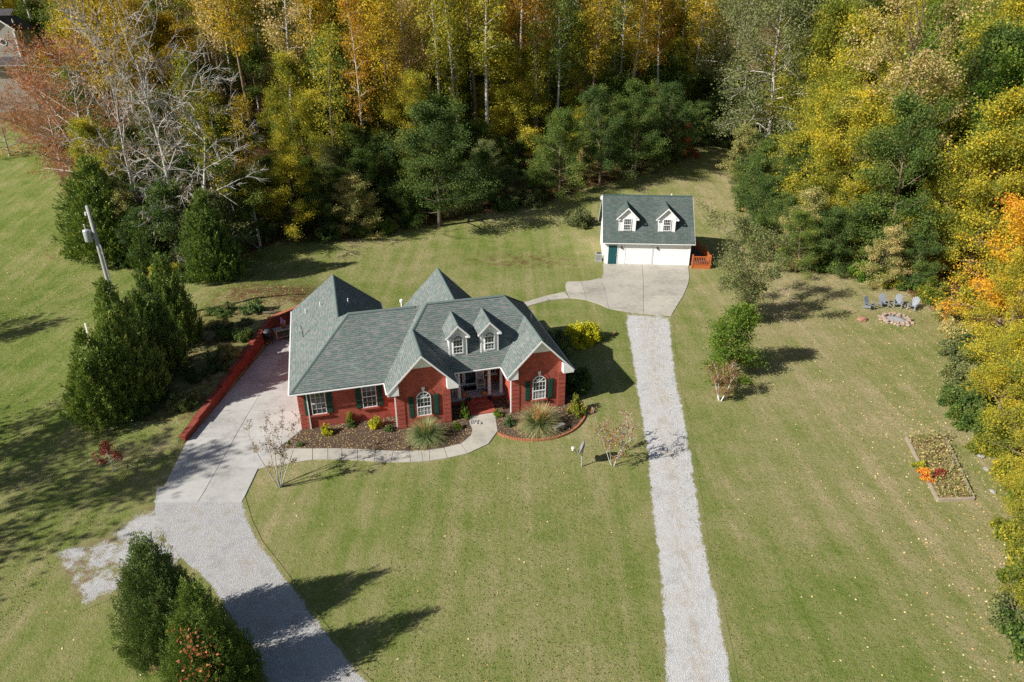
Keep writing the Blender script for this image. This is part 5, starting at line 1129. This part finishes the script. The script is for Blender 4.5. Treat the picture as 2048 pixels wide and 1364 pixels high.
# vine on the cedar
rng = np.random.default_rng(9)
vn = 230; vz = rng.uniform(1.2, 4.9, vn); va = -1.35+.16*np.sin(vz*2.2)+rng.normal(size=vn)*.26; vr = np.interp(vz, [0, 1.5, 3.3, 4.8, 6], [1.9, 2.0, 1.65, 1.05, .2])*.86
C = np.stack([np.cos(va)*vr, np.sin(va)*vr, vz], 1)+rng.normal(size=(vn, 3))*.07
vo = tag(link('climbing_vine', np_mesh('vine', leaf_quads(C, .065, rng, .3), 4, [L['rust']], rng.uniform(.3, 1, vn)), None, vq), 'rust red leaved vine climbing the cedar by the driveway', 'vine')
# ------------------------------------------------------------------ loose ground cover
def keep_off(x, y):
    """true where grass or leaves may lie (not on the drives, beds or buildings)"""
    v = Vector((x, y))-HO.xy; u_, w_ = v.dot(HU), v.dot(HW)
    return not (-.2 < u_ < 17.5 and -2.3 < w_ < 12.4)
def lay(n, cond, size, mat, name, label, cat, seed, z=.012, flatn=4.0):
    rng = np.random.default_rng(seed); y = rng.uniform(16, 100, n*3)**1.0; x = rng.uniform(-.85, .85, n*3)*(y+6)
    k = cond(x, y, rng)
    x, y = x[k][:n], y[k][:n]; C = np.stack([x, y, height(x, y)+z], 1)
    return tag(link(name, np_mesh(name, leaf_quads(C, size, rng, flatn), 4, [mat], rng.uniform(0, 1, len(x)))), label, cat, kind='stuff')
def dens(x, y, rng):
    wdp = wood_depth(x, y); sw_, tw_ = seg_side(WA, WB, x, y)
    p = .03+.9*np.exp(-((wdp+1)/6)**2)+1.6*np.exp(-((x+43)/10)**2-((y-66)/10)**2)+1.2*np.exp(-((x+20)/9)**2-((y-58)/5)**2)+.03*sstep(14, 30, x)
    hu, hw_ = (x-HO.x)*HU.x+(y-HO.y)*HU.y, (x-HO.x)*HW.x+(y-HO.y)*HW.y
    okk = ~((hu > -.6) & (hu < 17.4) & (hw_ > -2.2) & (hw_ < 12.3)) & (wdp < 7)
    lane = np.interp(y, [19, 31, 40, 60], [8.0, 7.9, 9.2, 10.6]); okk &= ~((np.abs(x-lane) < 1.1) & (y < 60) & (rng.uniform(0, 1, len(x)) > .12))
    return okk & (rng.uniform(0, 1, len(x)) < p)
lay(30000, dens, .050, L['litter'], 'fallen_leaves', 'tan and yellow fallen leaves scattered over the lawn', 'leaves', 1, .015)
def gdens(x, y, rng):
    hu, hw_ = (x-HO.x)*HU.x+(y-HO.y)*HU.y, (x-HO.x)*HW.x+(y-HO.y)*HW.y
    okk = ~((hu > -6.5) & (hu < 19.4) & (hw_ > -6.2) & (hw_ < 12.3)) & (wood_depth(x, y) < 1) & (y < 75)
    lane = np.interp(y, [19, 31, 40, 60], [8.0, 7.9, 9.2, 10.6]); okk &= ~((np.abs(x-lane) < 1.5) & (y < 62))
    okk &= ~((y < 36) & (x < -6) & (x > -22)); okk &= ~((y > 55) & (y < 70) & (x > 4) & (x < 21))
    return okk & (rng.uniform(0, 1, len(x)) < .75)
lay(60000, gdens, .034, L['blade'], 'grass_tufts', 'short tufts of grass standing up from the lawn', 'grass', 2, .016, 1.5)
# bark chips in the beds, weeds in the raised bed
def in_poly(x, y, poly):
    c = np.zeros(len(x), bool); n = len(poly)
    for i in range(n):
        a, b = poly[i], poly[(i+1) % n]
        c ^= ((a[1] > y) != (b[1] > y)) & (x < (b[0]-a[0])*(y-a[1])/(b[1]-a[1]+1e-9)+a[0])
    return c
rng = np.random.default_rng(5); x = rng.uniform(-16, 7, 60000); y = rng.uniform(30, 46, 60000)
hu, hw_ = (x-HO.x)*HU.x+(y-HO.y)*HU.y, (x-HO.x)*HW.x+(y-HO.y)*HW.y
k = (in_poly(x, y, [p[:2] for p in bed1]) | in_poly(x, y, [p[:2] for p in bed2])) & ~((hu > 10.7) & (hu < 12.7) & (hw_ > -1.9))
x, y = x[k][:9000], y[k][:9000]
tag(link('bark_chips', np_mesh('bark_chips', leaf_quads(np.stack([x, y, .045+0*x], 1), .035, rng, 2.0, .5), 4, [L['litter']], rng.uniform(-.3, .8, len(x)))), 'pale bark chips and leaves scattered over the dark mulch', 'mulch', kind='stuff')
bp_ = [p.xy for p in B]; x = rng.uniform(20, 36, 60000); y = rng.uniform(24, 44, 60000); k = in_poly(x, y, bp_)
x, y = x[k], y[k]; z = .1+rng.uniform(0, 1, len(x))**2*(.40+.55*np.exp(-((y-37)/2.2)**2))
tag(link('dry_weeds', np_mesh('dry_weeds', leaf_quads(np.stack([x, y, z], 1), .08, rng, .6, .35), 4, [L['weeds']], rng.uniform(.1, 1, len(x)))), 'dry brown weeds filling the raised garden bed', 'weeds', kind='stuff')
